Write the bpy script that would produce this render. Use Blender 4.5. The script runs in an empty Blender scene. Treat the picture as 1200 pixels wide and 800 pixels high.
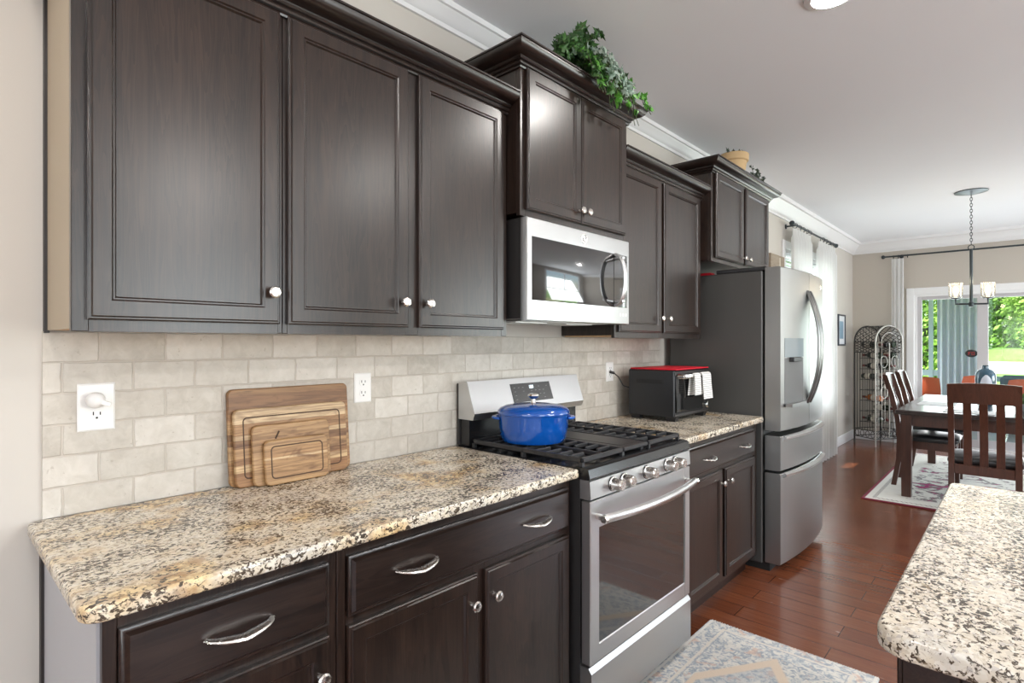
import bpy, bmesh, math, random
from math import sin, cos, pi, radians as R
from mathutils import Vector, Matrix
random.seed(7)
S = bpy.context.scene
COL = S.collection

# ---------------------------------------------------------------- camera
cd = bpy.data.cameras.new('camera'); cam = bpy.data.objects.new('camera', cd); COL.objects.link(cam)
cd.sensor_width = 36.0; cd.lens = 647.0*36/1200; cd.shift_y = 1.4/1200; cd.clip_end = 500; cd.clip_start = .05
cam.location = (1.776, 0.0, 1.348); cam.rotation_euler = (pi/2, 0, R(42.84))
S.camera = cam

# ---------------------------------------------------------------- world, sun, daylight, exposure
S.view_settings.view_transform = 'Standard'; S.view_settings.look = 'None'
S.view_settings.gamma = 1.0; S.view_settings.use_curve_mapping = False
S.view_settings.exposure = -0.2
S.cycles.use_denoising = True
S.cycles.max_bounces = 10; S.cycles.diffuse_bounces = 5; S.cycles.transparent_max_bounces = 16
S.cycles.caustics_reflective = False; S.cycles.caustics_refractive = False
S.cycles.sample_clamp_indirect = 6.0
W = bpy.data.worlds.new('world'); S.world = W; W.use_nodes = True
wn = W.node_tree; wn.nodes.clear()
wo = wn.nodes.new('ShaderNodeOutputWorld'); wb = wn.nodes.new('ShaderNodeBackground')
sky = wn.nodes.new('ShaderNodeTexSky'); sky.sky_type = 'NISHITA'; sky.sun_disc = False
sky.sun_elevation = R(50); sky.sun_rotation = R(-125); sky.air_density = 1.0; sky.dust_density = 1.5
wn.links.new(sky.outputs[0], wb.inputs[0]); wb.inputs[1].default_value = 0.55
wn.links.new(wb.outputs[0], wo.inputs[0])
SUN_DIR = Vector((1.0, 1.15, -2.05)).normalized()
sd = bpy.data.lights.new('sun', 'SUN'); so = bpy.data.objects.new('sun', sd); COL.objects.link(so)
sd.energy = 22.0; sd.angle = R(0.6); sd.color = (1.0, .95, .86)
so.rotation_euler = SUN_DIR.to_track_quat('-Z', 'Y').to_euler(); so.location = (-20, -20, 40)

def area(name, loc, direction, sx, sy, power, color=(1, 1, 1)):
    l = bpy.data.lights.new(name, 'AREA'); o = bpy.data.objects.new(name, l); COL.objects.link(o)
    l.shape = 'RECTANGLE'; l.size = sx; l.size_y = sy; l.energy = power; l.color = color
    o.location = loc; o.rotation_euler = Vector(direction).to_track_quat('-Z', 'Y').to_euler()
    return o
RX = 5.6          # room wall opposite the cabinets
NY = -3.2         # wall behind the camera
FY = 9.0          # far wall with the sliding door
CZ = 2.74         # ceiling
# lamps added at the windows and slider for daylight, tilted up to brighten the ceiling
OPP = [(-1.6, .2), (1.3, 3.1), (5.7, 8.5)]          # y ranges of the windows in wall_right
for a, b in OPP:
    area('window_daylight_fill', (RX+.12, (a+b)/2, 1.5), (-1, 0, .85), b-a-.1, 1.8, 68*(b-a), (.92, .97, 1.0))
area('window_daylight_fill', (2.6, NY-.12, 1.35), (0, 1, .85), 2.6, 2.0, 75, (.93, .97, 1.0))  # rear opening is unseen; lamp added as upward fill
area('window_daylight_fill', (1.65, 9.16, 1.05), (0, -1, .5), 1.7, 1.8, 60, (.93, .97, 1.0))
area('window_daylight_fill', (-.14, 6.7, 1.45), (1, 0, .1), 1.4, 1.6, 42, (.95, .98, 1.0))
CANS = [(1.21, 2.49), (1.21, -0.06), (1.21, -2.5), (2.9, 2.6), (4.2, 1.6), (3.5, -1.6), (3.5, 6.0)]
CAN_POWER = 19

# ---------------------------------------------------------------- mesh builder
class MB:
    def __init__(s): s.v = []; s.f = []
    def add(s, vs, fs):
        o = len(s.v); s.v += [tuple(p) for p in vs]; s.f += [tuple(i+o for i in f) for f in fs]; return s
    def box(s, x0, x1, y0, y1, z0, z1, c=0.0):
        if c <= 0:
            vs = [(x, y, z) for x in (x0, x1) for y in (y0, y1) for z in (z0, z1)]
            return s.add(vs, [(0,1,3,2),(4,6,7,5),(0,4,5,1),(2,3,7,6),(0,2,6,4),(1,5,7,3)])
        c = min(c, abs(x1-x0)*.45, abs(y1-y0)*.45, abs(z1-z0)*.45)
        X = (x0, x1); Y = (y0, y1); Z = (z0, z1); vs = []; idx = {}
        for i in (0, 1):
            for j in (0, 1):
                for k in (0, 1):
                    sx, sy, sz = 1-2*i, 1-2*j, 1-2*k
                    for a in range(3):
                        p = [X[i]+sx*c, Y[j]+sy*c, Z[k]+sz*c]; p[a] = (X[i], Y[j], Z[k])[a]
                        idx[i, j, k, a] = len(vs); vs.append(tuple(p))
        fs = []
        for a in range(3):
            for e in (0, 1):
                q = []
                for (m, n) in ((0, 0), (0, 1), (1, 1), (1, 0)):
                    t = [0, 0, 0]; t[a] = e; t[(a+1) % 3] = m; t[(a+2) % 3] = n
                    q.append(idx[t[0], t[1], t[2], a])
                fs.append(q)
            b_, c_ = (a+1) % 3, (a+2) % 3
            for m in (0, 1):
                for n in (0, 1):
                    t0 = [0, 0, 0]; t0[b_] = m; t0[c_] = n; t1 = list(t0); t1[a] = 1
                    fs.append((idx[(*t0, b_)], idx[(*t1, b_)], idx[(*t1, c_)], idx[(*t0, c_)]))
        for i in (0, 1):
            for j in (0, 1):
                for k in (0, 1): fs.append((idx[i, j, k, 0], idx[i, j, k, 1], idx[i, j, k, 2]))
        return s.add(vs, fs)
    def obox(s, M, *a, **k):
        t = MB().box(*a, **k); return s.add([M @ Vector(p) for p in t.v], t.f)
    def tube(s, pts, r, n=8, closed=False, flat=None, rs=None):
        P = [Vector(p) for p in pts]; m = len(P); vs = []; fs = []; up = None
        for i in range(m):
            if closed: t = P[(i+1) % m]-P[i-1]
            else: t = P[min(i+1, m-1)]-P[max(i-1, 0)]
            t.normalize()
            if up is None:
                up = Vector((0, 0, 1)) if abs(t.z) < .9 else Vector((1, 0, 0))
            a = t.cross(up); a.normalize(); b = a.cross(t); b.normalize(); up = b
            rr = rs[i] if rs else r
            for j in range(n):
                an = 2*pi*j/n; ca, sb = cos(an)*rr, sin(an)*rr
                if flat: ca *= flat[0]; sb *= flat[1]
                vs.append(P[i]+a*ca+b*sb)
        for i in range(m if closed else m-1):
            for j in range(n):
                fs.append((i*n+j, i*n+(j+1) % n, ((i+1) % m)*n+(j+1) % n, ((i+1) % m)*n+j))
        if not closed:
            fs.append(tuple(range(n))[::-1]); fs.append(tuple((m-1)*n+j for j in range(n)))
        return s.add(vs, fs)
    def lathe(s, prof, M=None, n=24, sx=1, sy=1, ring=False):
        M = M or Matrix.Identity(4); vs = []; fs = []; m = len(prof)
        for (r, z) in prof:
            for j in range(n):
                an = 2*pi*j/n; vs.append(M @ Vector((r*cos(an)*sx, r*sin(an)*sy, z)))
        for i in range(m-1):
            for j in range(n): fs.append((i*n+j, i*n+(j+1) % n, (i+1)*n+(j+1) % n, (i+1)*n+j))
        if ring:
            for j in range(n): fs.append(((m-1)*n+j, (m-1)*n+(j+1) % n, (j+1) % n, j))
        else: fs.append(tuple(range(n))[::-1]); fs.append(tuple((m-1)*n+j for j in range(n)))
        return s.add(vs, fs)
    def loops(s, L, cap0=True, cap1=True):
        n = len(L[0]); vs = [p for l in L for p in l]; fs = []
        for i in range(len(L)-1):
            for j in range(n): fs.append((i*n+j, i*n+(j+1) % n, (i+1)*n+(j+1) % n, (i+1)*n+j))
        if cap0: fs.append(tuple(range(n))[::-1])
        if cap1: fs.append(tuple((len(L)-1)*n+j for j in range(n)))
        return s.add(vs, fs)
    def prism(s, poly, axis, a0, a1):
        def P(u, w, a):
            return {0: (a, u, w), 1: (u, a, w), 2: (u, w, a)}[axis]
        return s.loops([[P(u, w, a0) for u, w in poly], [P(u, w, a1) for u, w in poly]])
    def build(s, name, mat, parent=None, loc=None, rotz=0, sharp=35, normals=True):
        me = bpy.data.meshes.new(name); me.from_pydata(s.v, [], s.f)
        if normals:
            b = bmesh.new(); b.from_mesh(me); bmesh.ops.recalc_face_normals(b, faces=b.faces); b.to_mesh(me); b.free()
        me.polygons.foreach_set('use_smooth', [True]*len(me.polygons))
        me.set_sharp_from_angle(angle=R(sharp))
        me.materials.append(mat); o = bpy.data.objects.new(name, me); COL.objects.link(o)
        if parent: o.parent = parent
        if loc: o.location = loc
        if rotz: o.rotation_euler = (0, 0, rotz)
        return o

def tag(o, label=None, cat=None, group=None, kind=None):
    if label: o['label'] = label
    if cat: o['category'] = cat
    if group: o['group'] = group
    if kind: o['kind'] = kind
    return o
def thing(name, label, cat, loc=(0, 0, 0), rotz=0, group=None):
    o = bpy.data.objects.new(name, None); COL.objects.link(o); o.empty_display_size = .1
    o.location = loc; o.rotation_euler = (0, 0, rotz)
    return tag(o, label, cat, group)
def struct(name, mb, mat, parent=None):
    o = mb.build(name, mat, parent)
    if not parent: o['kind'] = 'structure'
    return o
KIDS = {}
def dup(root, loc, rotz=None, label=None, group=None):
    r = root.copy(); COL.objects.link(r); r.location = loc
    if rotz is not None: r.rotation_euler = (0, 0, rotz)
    if label: r['label'] = label
    if group: r['group'] = group
    for ch in list(root.children):
        c = ch.copy(); COL.objects.link(c); c.parent = r
        for g in list(ch.children):
            d = g.copy(); COL.objects.link(d); d.parent = c
    return r
def AX(loc, direction):
    """matrix: local z axis -> direction, at loc"""
    q = Vector(direction).to_track_quat('Z', 'Y'); return Matrix.Translation(Vector(loc)) @ q.to_matrix().to_4x4()

# ---------------------------------------------------------------- materials
def M_(name):
    m = bpy.data.materials.new(name); m.use_nodes = True
    nt = m.node_tree; p = nt.nodes['Principled BSDF']; return m, nt, p
def pbr(name, col, rough=.5, metal=0, spec=.5, coat=0, emit=None, es=0):
    m, nt, p = M_(name)
    p.inputs['Base Color'].default_value = (*col, 1); p.inputs['Roughness'].default_value = rough
    p.inputs['Metallic'].default_value = metal; p.inputs['Specular IOR Level'].default_value = spec
    p.inputs['Coat Weight'].default_value = coat; p.inputs['Coat Roughness'].default_value = .08
    if emit: p.inputs['Emission Color'].default_value = (*emit, 1); p.inputs['Emission Strength'].default_value = es
    return m
class NT:
    def __init__(s, nt): s.nt = nt
    def n(s, t, **k):
        x = s.nt.nodes.new('ShaderNode'+t)
        for a, b in k.items(): setattr(x, a, b)
        return x
    def l(s, a, b): s.nt.links.new(a, b)
    def co(s, scale=(1, 1, 1), rot=(0, 0, 0), loc=(0, 0, 0)):
        c = s.n('TexCoord'); m = s.n('Mapping'); s.l(c.outputs['Object'], m.inputs[0])
        m.inputs['Scale'].default_value = scale; m.inputs['Rotation'].default_value = rot; m.inputs['Location'].default_value = loc
        return m.outputs[0]
    def noise(s, v, scale, detail=4, rough=.55, dist=0):
        x = s.n('TexNoise'); s.l(v, x.inputs['Vector']); x.inputs['Scale'].default_value = scale
        x.inputs['Detail'].default_value = detail; x.inputs['Roughness'].default_value = rough; x.inputs['Distortion'].default_value = dist
        return x.outputs['Fac']
    def vor(s, v, scale, feature='F1', out='Color'):
        x = s.n('TexVoronoi', feature=feature); s.l(v, x.inputs['Vector']); x.inputs['Scale'].default_value = scale
        return x.outputs[out]
    def ramp(s, f, stops, interp='LINEAR'):
        x = s.n('ValToRGB'); s.l(f, x.inputs[0]); r = x.color_ramp; r.interpolation = interp
        while len(r.elements) > 1: r.elements.remove(r.elements[-1])
        for i, (p, c) in enumerate(stops):
            e = r.elements[0] if i == 0 else r.elements.new(p)
            e.position = p; e.color = (*c, 1) if not isinstance(c, (int, float)) else (c, c, c, 1)
        return x.outputs[0]
    def mix(s, f, a, b, mode='MIX'):
        x = s.n('Mix', data_type='RGBA', blend_type=mode)
        for sock, val in ((x.inputs[0], f), (x.inputs[6], a), (x.inputs[7], b)):
            if isinstance(val, (int, float)): sock.default_value = val
            elif isinstance(val, tuple): sock.default_value = (*val, 1)
            else: s.l(val, sock)
        return x.outputs[2]
    def math(s, op, a, b=0.0, c=0.0):
        x = s.n('Math', operation=op)
        for i, val in enumerate((a, b, c)):
            if isinstance(val, (int, float)): x.inputs[i].default_value = val
            else: s.l(val, x.inputs[i])
        return x.outputs[0]
    def sep(s, v):
        x = s.n('SeparateXYZ'); s.l(v, x.inputs[0]); return x.outputs
    def comb(s, x, y, z):
        c = s.n('CombineXYZ')
        for i, val in enumerate((x, y, z)):
            if isinstance(val, (int, float)): c.inputs[i].default_value = val
            else: s.l(val, c.inputs[i])
        return c.outputs[0]
    def bump(s, h, p, strength=.3, dist=.002):
        b = s.n('Bump'); b.inputs['Strength'].default_value = strength; b.inputs['Distance'].default_value = dist
        s.l(h, b.inputs['Height']); s.l(b.outputs[0], p.inputs['Normal'])

def wood(name, c1, c2, rough, grain=(30, 30, 2.2), coat=0, spec=.5, bump=.05, crough=.3):
    m, nt, p = M_(name); g = NT(nt); v = g.co(grain)
    n1 = g.noise(v, 1.6, 6, .6, 1.2); n2 = g.noise(g.co(tuple(q*.12 for q in grain)), 2.6, 4, .6, 1.8)
    w = g.noise(g.co(tuple(q*.30 for q in grain)), 1.4, 2, .5, 2.5); w = g.math('FRACT', g.math('MULTIPLY', w, 9.0))
    f = g.math('ADD', g.math('MULTIPLY', g.math('ADD', n1, n2), .42), g.math('MULTIPLY', w, .16))
    g.l(g.ramp(f, [(.36, c1), (.66, c2)]), p.inputs['Base Color'])
    p.inputs['Roughness'].default_value = rough; p.inputs['Coat Weight'].default_value = coat; p.inputs['Coat Roughness'].default_value = crough
    p.inputs['Specular IOR Level'].default_value = spec
    if bump: g.bump(n1, p, bump, .001)
    return m
def plaster(name, col, rough=.75, bump=.06):
    m, nt, p = M_(name); g = NT(nt); v = g.co()
    n = g.noise(v, 140, 3); n2 = g.noise(v, 1.5, 2)
    g.l(g.mix(g.math('MULTIPLY', n2, .5), tuple(c*.97 for c in col), tuple(min(1, c*1.03) for c in col)), p.inputs['Base Color'])
    p.inputs['Roughness'].default_value = rough; g.bump(n, p, bump, .001); return m
def steel(name, col, rough, axis=(2, 2, 300), var=.015):
    m, nt, p = M_(name); g = NT(nt); n = g.noise(g.co(axis), 1.0, 3)
    p.inputs['Base Color'].default_value = (*col, 1); p.inputs['Metallic'].default_value = 1
    g.l(g.ramp(n, [(.3, rough-var), (.7, rough+var)]), p.inputs['Roughness'])
    return m
def glassy(name, tint=(1, 1, 1), refl=1.0, rough=0.0):
    m = bpy.data.materials.new(name); m.use_nodes = True; nt = m.node_tree; nt.nodes.clear(); g = NT(nt)
    o = g.n('OutputMaterial'); mx = g.n('MixShader'); t = g.n('BsdfTransparent'); gl = g.n('BsdfGlossy'); fr = g.n('Fresnel')
    fr.inputs[0].default_value = 1.35; t.inputs[0].default_value = (*tint, 1); gl.inputs['Roughness'].default_value = rough
    g.l(g.math('MULTIPLY', fr.outputs[0], refl), mx.inputs[0]); g.l(t.outputs[0], mx.inputs[1]); g.l(gl.outputs[0], mx.inputs[2]); g.l(mx.outputs[0], o.inputs[0])
    return m
def fabric_thin(name, col, trans=.5):
    m = bpy.data.materials.new(name); m.use_nodes = True; nt = m.node_tree; nt.nodes.clear(); g = NT(nt)
    o = g.n('OutputMaterial'); mx = g.n('MixShader'); d = g.n('BsdfDiffuse'); t = g.n('BsdfTranslucent')
    d.inputs[0].default_value = (*col, 1); t.inputs[0].default_value = (*col, 1); mx.inputs[0].default_value = trans
    g.l(d.outputs[0], mx.inputs[1]); g.l(t.outputs[0], mx.inputs[2]); g.l(mx.outputs[0], o.inputs[0]); return m
def granite(name, light, seed=0, gold=.5, grey=.4):
    m, nt, p = M_(name); g = NT(nt)
    v = g.co((1.25, .95, 1.25), (0, 0, R(28)), (seed, seed*.7, 0))
    wob = g.noise(v, 30, 3)
    c1 = g.vor(v, 130); r = g.sep(c1)[0]
    base = g.ramp(r, [(0, (.74, .68, .56)), (.22, (.62, .54, .41)), (.45, (.80, .76, .67)), (.62, (.50, .43, .33)), (.74, (.68, .60, .46)), (.9, (.40, .36, .33))], 'CONSTANT')
    base = g.mix(.5, base, light)
    big = g.noise(v, 3.8, 3, .6)
    base = g.mix(g.math('MULTIPLY', g.ramp(big, [(.53, 0), (.66, 1)]), gold), base, g.mix(g.ramp(wob, [(.4, 0), (.6, 1)]), (.34, .17, .04), (.74, .55, .28)))
    cool = g.noise(v, 5.0, 3, .6, .4)
    base = g.mix(g.math('MULTIPLY', g.ramp(cool, [(.55, 0), (.72, 1)]), grey), base, (.34, .34, .36))
    fl = g.noise(v, 92, 3, .6, .8); fl2 = g.noise(v, 210, 2, .5)
    lim = g.noise(v, 9, 2)
    fm = g.ramp(g.math('ADD', g.math('ADD', fl, g.math('MULTIPLY', fl2, .22)), g.math('MULTIPLY', lim, .35)), [(.80, 0), (.86, 1)])
    base = g.mix(fm, base, g.mix(wob, (.02, .016, .014), (.11, .08, .055)))
    fg = g.ramp(g.noise(v, 55, 4, .65, .6), [(.56, 0), (.68, .7)])
    base = g.mix(fg, base, (.30, .235, .16))
    g.l(base, p.inputs['Base Color']); p.inputs['Roughness'].default_value = .22; p.inputs['Specular IOR Level'].default_value = .45
    return m

m_wall = plaster('wall_paint', (.57, .535, .485)); m_wallD = plaster('wall_paint_dining', (.52, .475, .415))
m_ceil = plaster('ceiling_paint', (.84, .855, .88), .85, .1); m_trim = pbr('trim_white', (.80, .80, .80), .35)
m_esp = wood('espresso_wood', (.0065, .0036, .0028), (.033, .0185, .0130), .30, coat=.40, crough=.29, spec=.42, bump=.02)
m_espH = wood('espresso_wood_rail', (.0065, .0036, .0028), (.026, .015, .0112), .30, grain=(30, 2.2, 30), coat=.5, crough=.26)
m_espdk = pbr('espresso_dark', (.014, .009, .008), .5)  # plain dark espresso for toe kicks and scribe strips
m_laminate = pbr('tan_laminate', (.38, .31, .22), .5); m_maple = wood('maple_underside', (.50, .30, .14), (.60, .38, .20), .5)
m_greyside = pbr('grey_laminate', (.42, .42, .44), .4)
m_nickel = steel('brushed_nickel', (.72, .69, .65), .26, (60, 60, 60), .05)
m_granite = granite('granite', (.68, .61, .49), 0, .85, .40); m_granite2 = granite('granite_island', (.62, .575, .51), 3.3, .15, .55)
m_steel = steel('stainless', (.62, .625, .63), .36); m_steelV = steel('stainless_vertical', (.74, .74, .74), .30, (300, 300, 2))
m_handle = pbr('handle_slate', (.16, .158, .152), .28, 1.0); m_slate = steel('fridge_front', (.40, .40, .395), .35, (200, 200, 1)); m_slate_side = pbr('fridge_side', (.075, .073, .07), .42, .3)
m_blackgl = pbr('black_glass', (.006, .006, .007), .04, 0, .9, 1.0); m_black = pbr('black_enamel', (.012, .012, .013), .22)
m_iron = pbr('cast_iron', (.028, .028, .030), .38); m_blackpl = pbr('black_plastic', (.02, .02, .022), .4)
m_mwside = pbr('dark_case', (.03, .028, .028), .35)
m_blue = pbr('cobalt_enamel', (.002, .07, .34), .10, 0, .6, .8); m_bluel = pbr('cobalt_enamel_handle', (.02, .12, .48), .12, 0, .6, .8)
m_chrome = pbr('chrome', (.75, .74, .72), .12, 1); m_white = pbr('white_plastic', (.80, .79, .77), .3); m_slot = pbr('slot_dark', (.01, .01, .01), .6)
m_red = pbr('red_silicone', (.62, .012, .03), .5); m_toast = pbr('toaster_case', (.022, .023, .026), .3, .2)
m_iron2 = pbr('wrought_iron', (.05, .047, .045), .38, .7); m_ironl = pbr('silver_wire', (.42, .40, .37), .38, .7)
m_bottle = pbr('dark_green_bottle', (.008, .018, .008), .08, 0, .7); m_label = pbr('bottle_label', (.55, .50, .42), .6); m_amber = pbr('amber_bottle', (.35, .10, .02), .12)
m_foil = pbr('bottle_foil', (.12, .02, .02), .35)
m_cherry = wood('cherry_wood', (.050, .018, .011), (.095, .036, .021), .30, coat=.3); m_tabletop = wood('dark_tabletop', (.020, .012, .010), (.040, .024, .019), .18, grain=(30, 2.2, 30), coat=.5)
m_leather = pbr('black_leather', (.016, .016, .017), .28)
m_darkmetal = pbr('bronze_metal', (.055, .065, .07), .36, .85); m_glass = glassy('clear_glass', (.97, .98, .98), 1.0); m_pane = glassy('window_pane', (.93, .97, .96), .55)
m_shade = glassy('shade_glass', (.95, .95, .94), .8, .05)
_g = NT(m_shade.node_tree); _o = [n for n in m_shade.node_tree.nodes if n.type == 'OUTPUT_MATERIAL'][0]; _src = _o.inputs[0].links[0].from_socket
_mx = _g.n('MixShader'); _mx.inputs[0].default_value = .07; _tr = _g.n('BsdfTranslucent'); _tr.inputs[0].default_value = (.95, .93, .9, 1)
_g.l(_src, _mx.inputs[1]); _g.l(_tr.outputs[0], _mx.inputs[2]); _g.l(_mx.outputs[0], _o.inputs[0])
m_bulb = pbr('bulb_glow', (1, .9, .7), .3, emit=(1, .78, .45), es=3.5); m_lens = pbr('lamp_lens', (1, 1, 1), .4, emit=(1, .93, .82), es=9.0)
m_curtain = fabric_thin('white_sheer', (.86, .86, .85), .5); m_curtblue = fabric_thin('blue_grey_curtain', (.70, .73, .80), .35); m_blind = fabric_thin('white_blind', (.88, .88, .88), .6)
m_terra = pbr('tan_terracotta', (.60, .42, .22), .75); m_vase = pbr('blue_glaze', (.022, .075, .12), .14, 0, .6, .6)
m_vasew = pbr('white_glaze', (.62, .66, .74), .2); m_orange = pbr('orange_shell', (.62, .11, .045), .35); m_greysofa = pbr('slate_cushion', (.13, .16, .20), .8)
m_towel = None
def leafmat(name, c1, c2, rough=.4, trans=.25):
    m = bpy.data.materials.new(name); m.use_nodes = True; nt = m.node_tree; p = nt.nodes['Principled BSDF']; g = NT(nt)
    gi = g.n('NewGeometry'); r = gi.outputs['Random Per Island']
    col = g.ramp(r, [(0, c1), (1, c2)]); g.l(col, p.inputs['Base Color']); p.inputs['Roughness'].default_value = rough
    tr = g.n('BsdfTranslucent'); g.l(col, tr.inputs[0]); mx = g.n('MixShader'); mx.inputs[0].default_value = trans
    o = nt.nodes['Material Output']; g.l(p.outputs[0], mx.inputs[1]); g.l(tr.outputs[0], mx.inputs[2]); g.l(mx.outputs[0], o.inputs[0]); return m
m_ivy = leafmat('ivy_leaf', (.018, .055, .016), (.085, .22, .05)); m_ivyv = leafmat('variegated_leaf', (.20, .31, .23), (.46, .55, .48)); m_ivyb = leafmat('bright_leaf', (.08, .30, .03), (.16, .42, .07))
m_stem = pbr('vine_stem', (.06, .07, .03), .6); m_sprig = leafmat('dusty_leaf', (.02, .04, .025), (.07, .10, .075))
m_bush = [leafmat('bush_leaf', (.14, .26, .03), (.55, .72, .18), .5, .4), leafmat('bush_leaf_deep', (.08, .18, .03), (.38, .56, .12), .5, .4), leafmat('bush_leaf_grey', (.18, .24, .16), (.58, .64, .46), .5, .4)]
def rugmat(name):
    m, nt, p = M_(name); g = NT(nt); v = g.co()
    X, Y, Z = g.sep(v); ax = g.math('ABSOLUTE', X); ay = g.math('ABSOLUTE', Y)
    n = g.noise(v, 42, 4, .65, 1.0); n2 = g.noise(v, 14, 3, .6, .8); n3 = g.noise(v, 200, 2)
    base = g.ramp(n, [(.40, (.27, .31, .36)), (.47, (.40, .44, .48)), (.52, (.62, .60, .55)), (.60, (.70, .67, .61))])
    base = g.mix(g.ramp(n2, [(.58, 0), (.64, .7)]), base, (.62, .40, .29))
    vr = g.vor(v, 26, out='Distance'); base = g.mix(g.ramp(vr, [(.10, .75), (.16, 0)]), base, (.66, .55, .42))
    # hexagonal medallion and guard borders
    h = g.math('MAXIMUM', g.math('MULTIPLY', ax, 1.0/.20), g.math('ADD', g.math('MULTIPLY', ax, 1.0/.42), g.math('MULTIPLY', ay, 1.0/.66)))
    ring = g.ramp(g.math('ABSOLUTE', g.math('SUBTRACT', h, 1.0)), [(.045, 1), (.075, 0)])
    ring2 = g.ramp(g.math('ABSOLUTE', g.math('SUBTRACT', h, .72)), [(.02, .8), (.04, 0)])
    base = g.mix(g.ramp(h, [(.98, .35), (1.0, 0)]), base, (.30, .34, .40))
    base = g.mix(ring, base, (.70, .56, .42)); base = g.mix(ring2, base, (.68, .66, .60))
    for d, w, c in ((.335, .006, (.72, .70, .65)), (.262, .006, (.68, .62, .54)), (.25, .003, (.30, .33, .38))):
        ed = g.math('MINIMUM', g.math('ABSOLUTE', g.math('SUBTRACT', ax, d)), g.math('ABSOLUTE', g.math('SUBTRACT', ay, d+.52)))
        ins = g.math('LESS_THAN', g.math('MAXIMUM', g.math('SUBTRACT', ax, d), g.math('SUBTRACT', ay, d+.52)), w)
        base = g.mix(g.math('MULTIPLY', g.ramp(ed, [(w*.7, 1), (w*1.3, 0)]), ins), base, c)
    base = g.mix(.16, base, g.mix(n3, (.36, .38, .42), (.72, .70, .66)))
    g.l(base, p.inputs['Base Color']); p.inputs['Roughness'].default_value = .95; g.bump(n3, p, .5, .003); return m
m_rug = rugmat('faded_blue_rug')
def rug2mat(name, hx, hy):
    m, nt, p = M_(name); g = NT(nt); v = g.co(); X, Y, Z = g.sep(v); ax = g.math('ABSOLUTE', X); ay = g.math('ABSOLUTE', Y)
    n = g.noise(v, 5.5, 5, .62, 1.2); n2 = g.noise(v, 24, 4, .7, .5); n3 = g.noise(v, 3.1, 3, .5, .8)
    d = g.math('MINIMUM', g.math('SUBTRACT', hx, ax), g.math('SUBTRACT', hy, ay))
    fld = g.ramp(d, [(.22, 0), (.26, 1)])
    base = g.mix(g.ramp(n2, [(.5, 0), (.7, .35)]), (.80, .79, .74), (.60, .59, .55))
    base = g.mix(g.math('MULTIPLY', g.ramp(n, [(.53, 0), (.555, 1), (.60, 1), (.63, 0)]), fld), base, g.mix(n2, (.06, .05, .06), (.42, .40, .38)))
    base = g.mix(g.math('MULTIPLY', g.ramp(n, [(.60, 0), (.62, 1)]), fld), base, (.36, .03, .15))
    dots = g.math('GREATER_THAN', g.math('SINE', g.math('MULTIPLY', g.math('ADD', X, Y), 190.0)), -.1)
    band = g.ramp(g.math('ABSOLUTE', g.math('SUBTRACT', d, .085)), [(.012, .8), (.016, 0)])
    base = g.mix(g.math('MULTIPLY', dots, band), base, (.14, .12, .13))
    base = g.mix(g.ramp(d, [(.024, 1), (.028, 0)]), base, (.20, .022, .045))
    g.l(base, p.inputs['Base Color']); p.inputs['Roughness'].default_value = .95; g.bump(n2, p, .3, .003); return m
def floormat(name):
    m, nt, p = M_(name); g = NT(nt); v = g.co(); b = g.n('TexBrick'); g.l(v, b.inputs['Vector'])
    b.offset = .37; b.inputs['Scale'].default_value = 1.0; b.inputs['Brick Width'].default_value = 1.15; b.inputs['Row Height'].default_value = .125
    b.inputs['Mortar Size'].default_value = .0018; b.inputs['Mortar Smooth'].default_value = .3; b.inputs['Bias'].default_value = 0
    b.inputs['Color1'].default_value = (.0, .0, .0, 1); b.inputs['Color2'].default_value = (1, 1, 1, 1); b.inputs['Mortar'].default_value = (.5, .5, .5, 1)
    gr = g.noise(g.co((2.2, 34, 1)), 1.5, 6, .62, .8); pl = g.sep(b.outputs['Color'])[0]
    f = g.math('ADD', g.math('MULTIPLY', gr, .74), g.math('MULTIPLY', pl, .26))
    col = g.ramp(f, [(.25, (.105, .032, .016)), (.50, (.155, .048, .022)), (.78, (.215, .075, .034))])
    scr = g.ramp(g.noise(g.co((9, 46, 1), (0, 0, R(37))), 1.0, 2, .4), [(.745, 0), (.765, .55)])
    col = g.mix(scr, col, (.46, .34, .28))
    col = g.mix(b.outputs['Fac'], col, (.03, .011, .007))
    g.l(col, p.inputs['Base Color']); p.inputs['Specular IOR Level'].default_value = .5
    g.l(g.ramp(g.noise(v, 5, 3), [(.3, .13), (.7, .22)]), p.inputs['Roughness'])
    und = g.noise(g.co((5, 22, 1)), 1.0, 2)
    h = g.math('SUBTRACT', g.math('MULTIPLY', und, .8), g.math('MULTIPLY', b.outputs['Fac'], .6)); g.bump(h, p, .14, .003); return m
m_floor = floormat('cherry_plank_floor')
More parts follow.
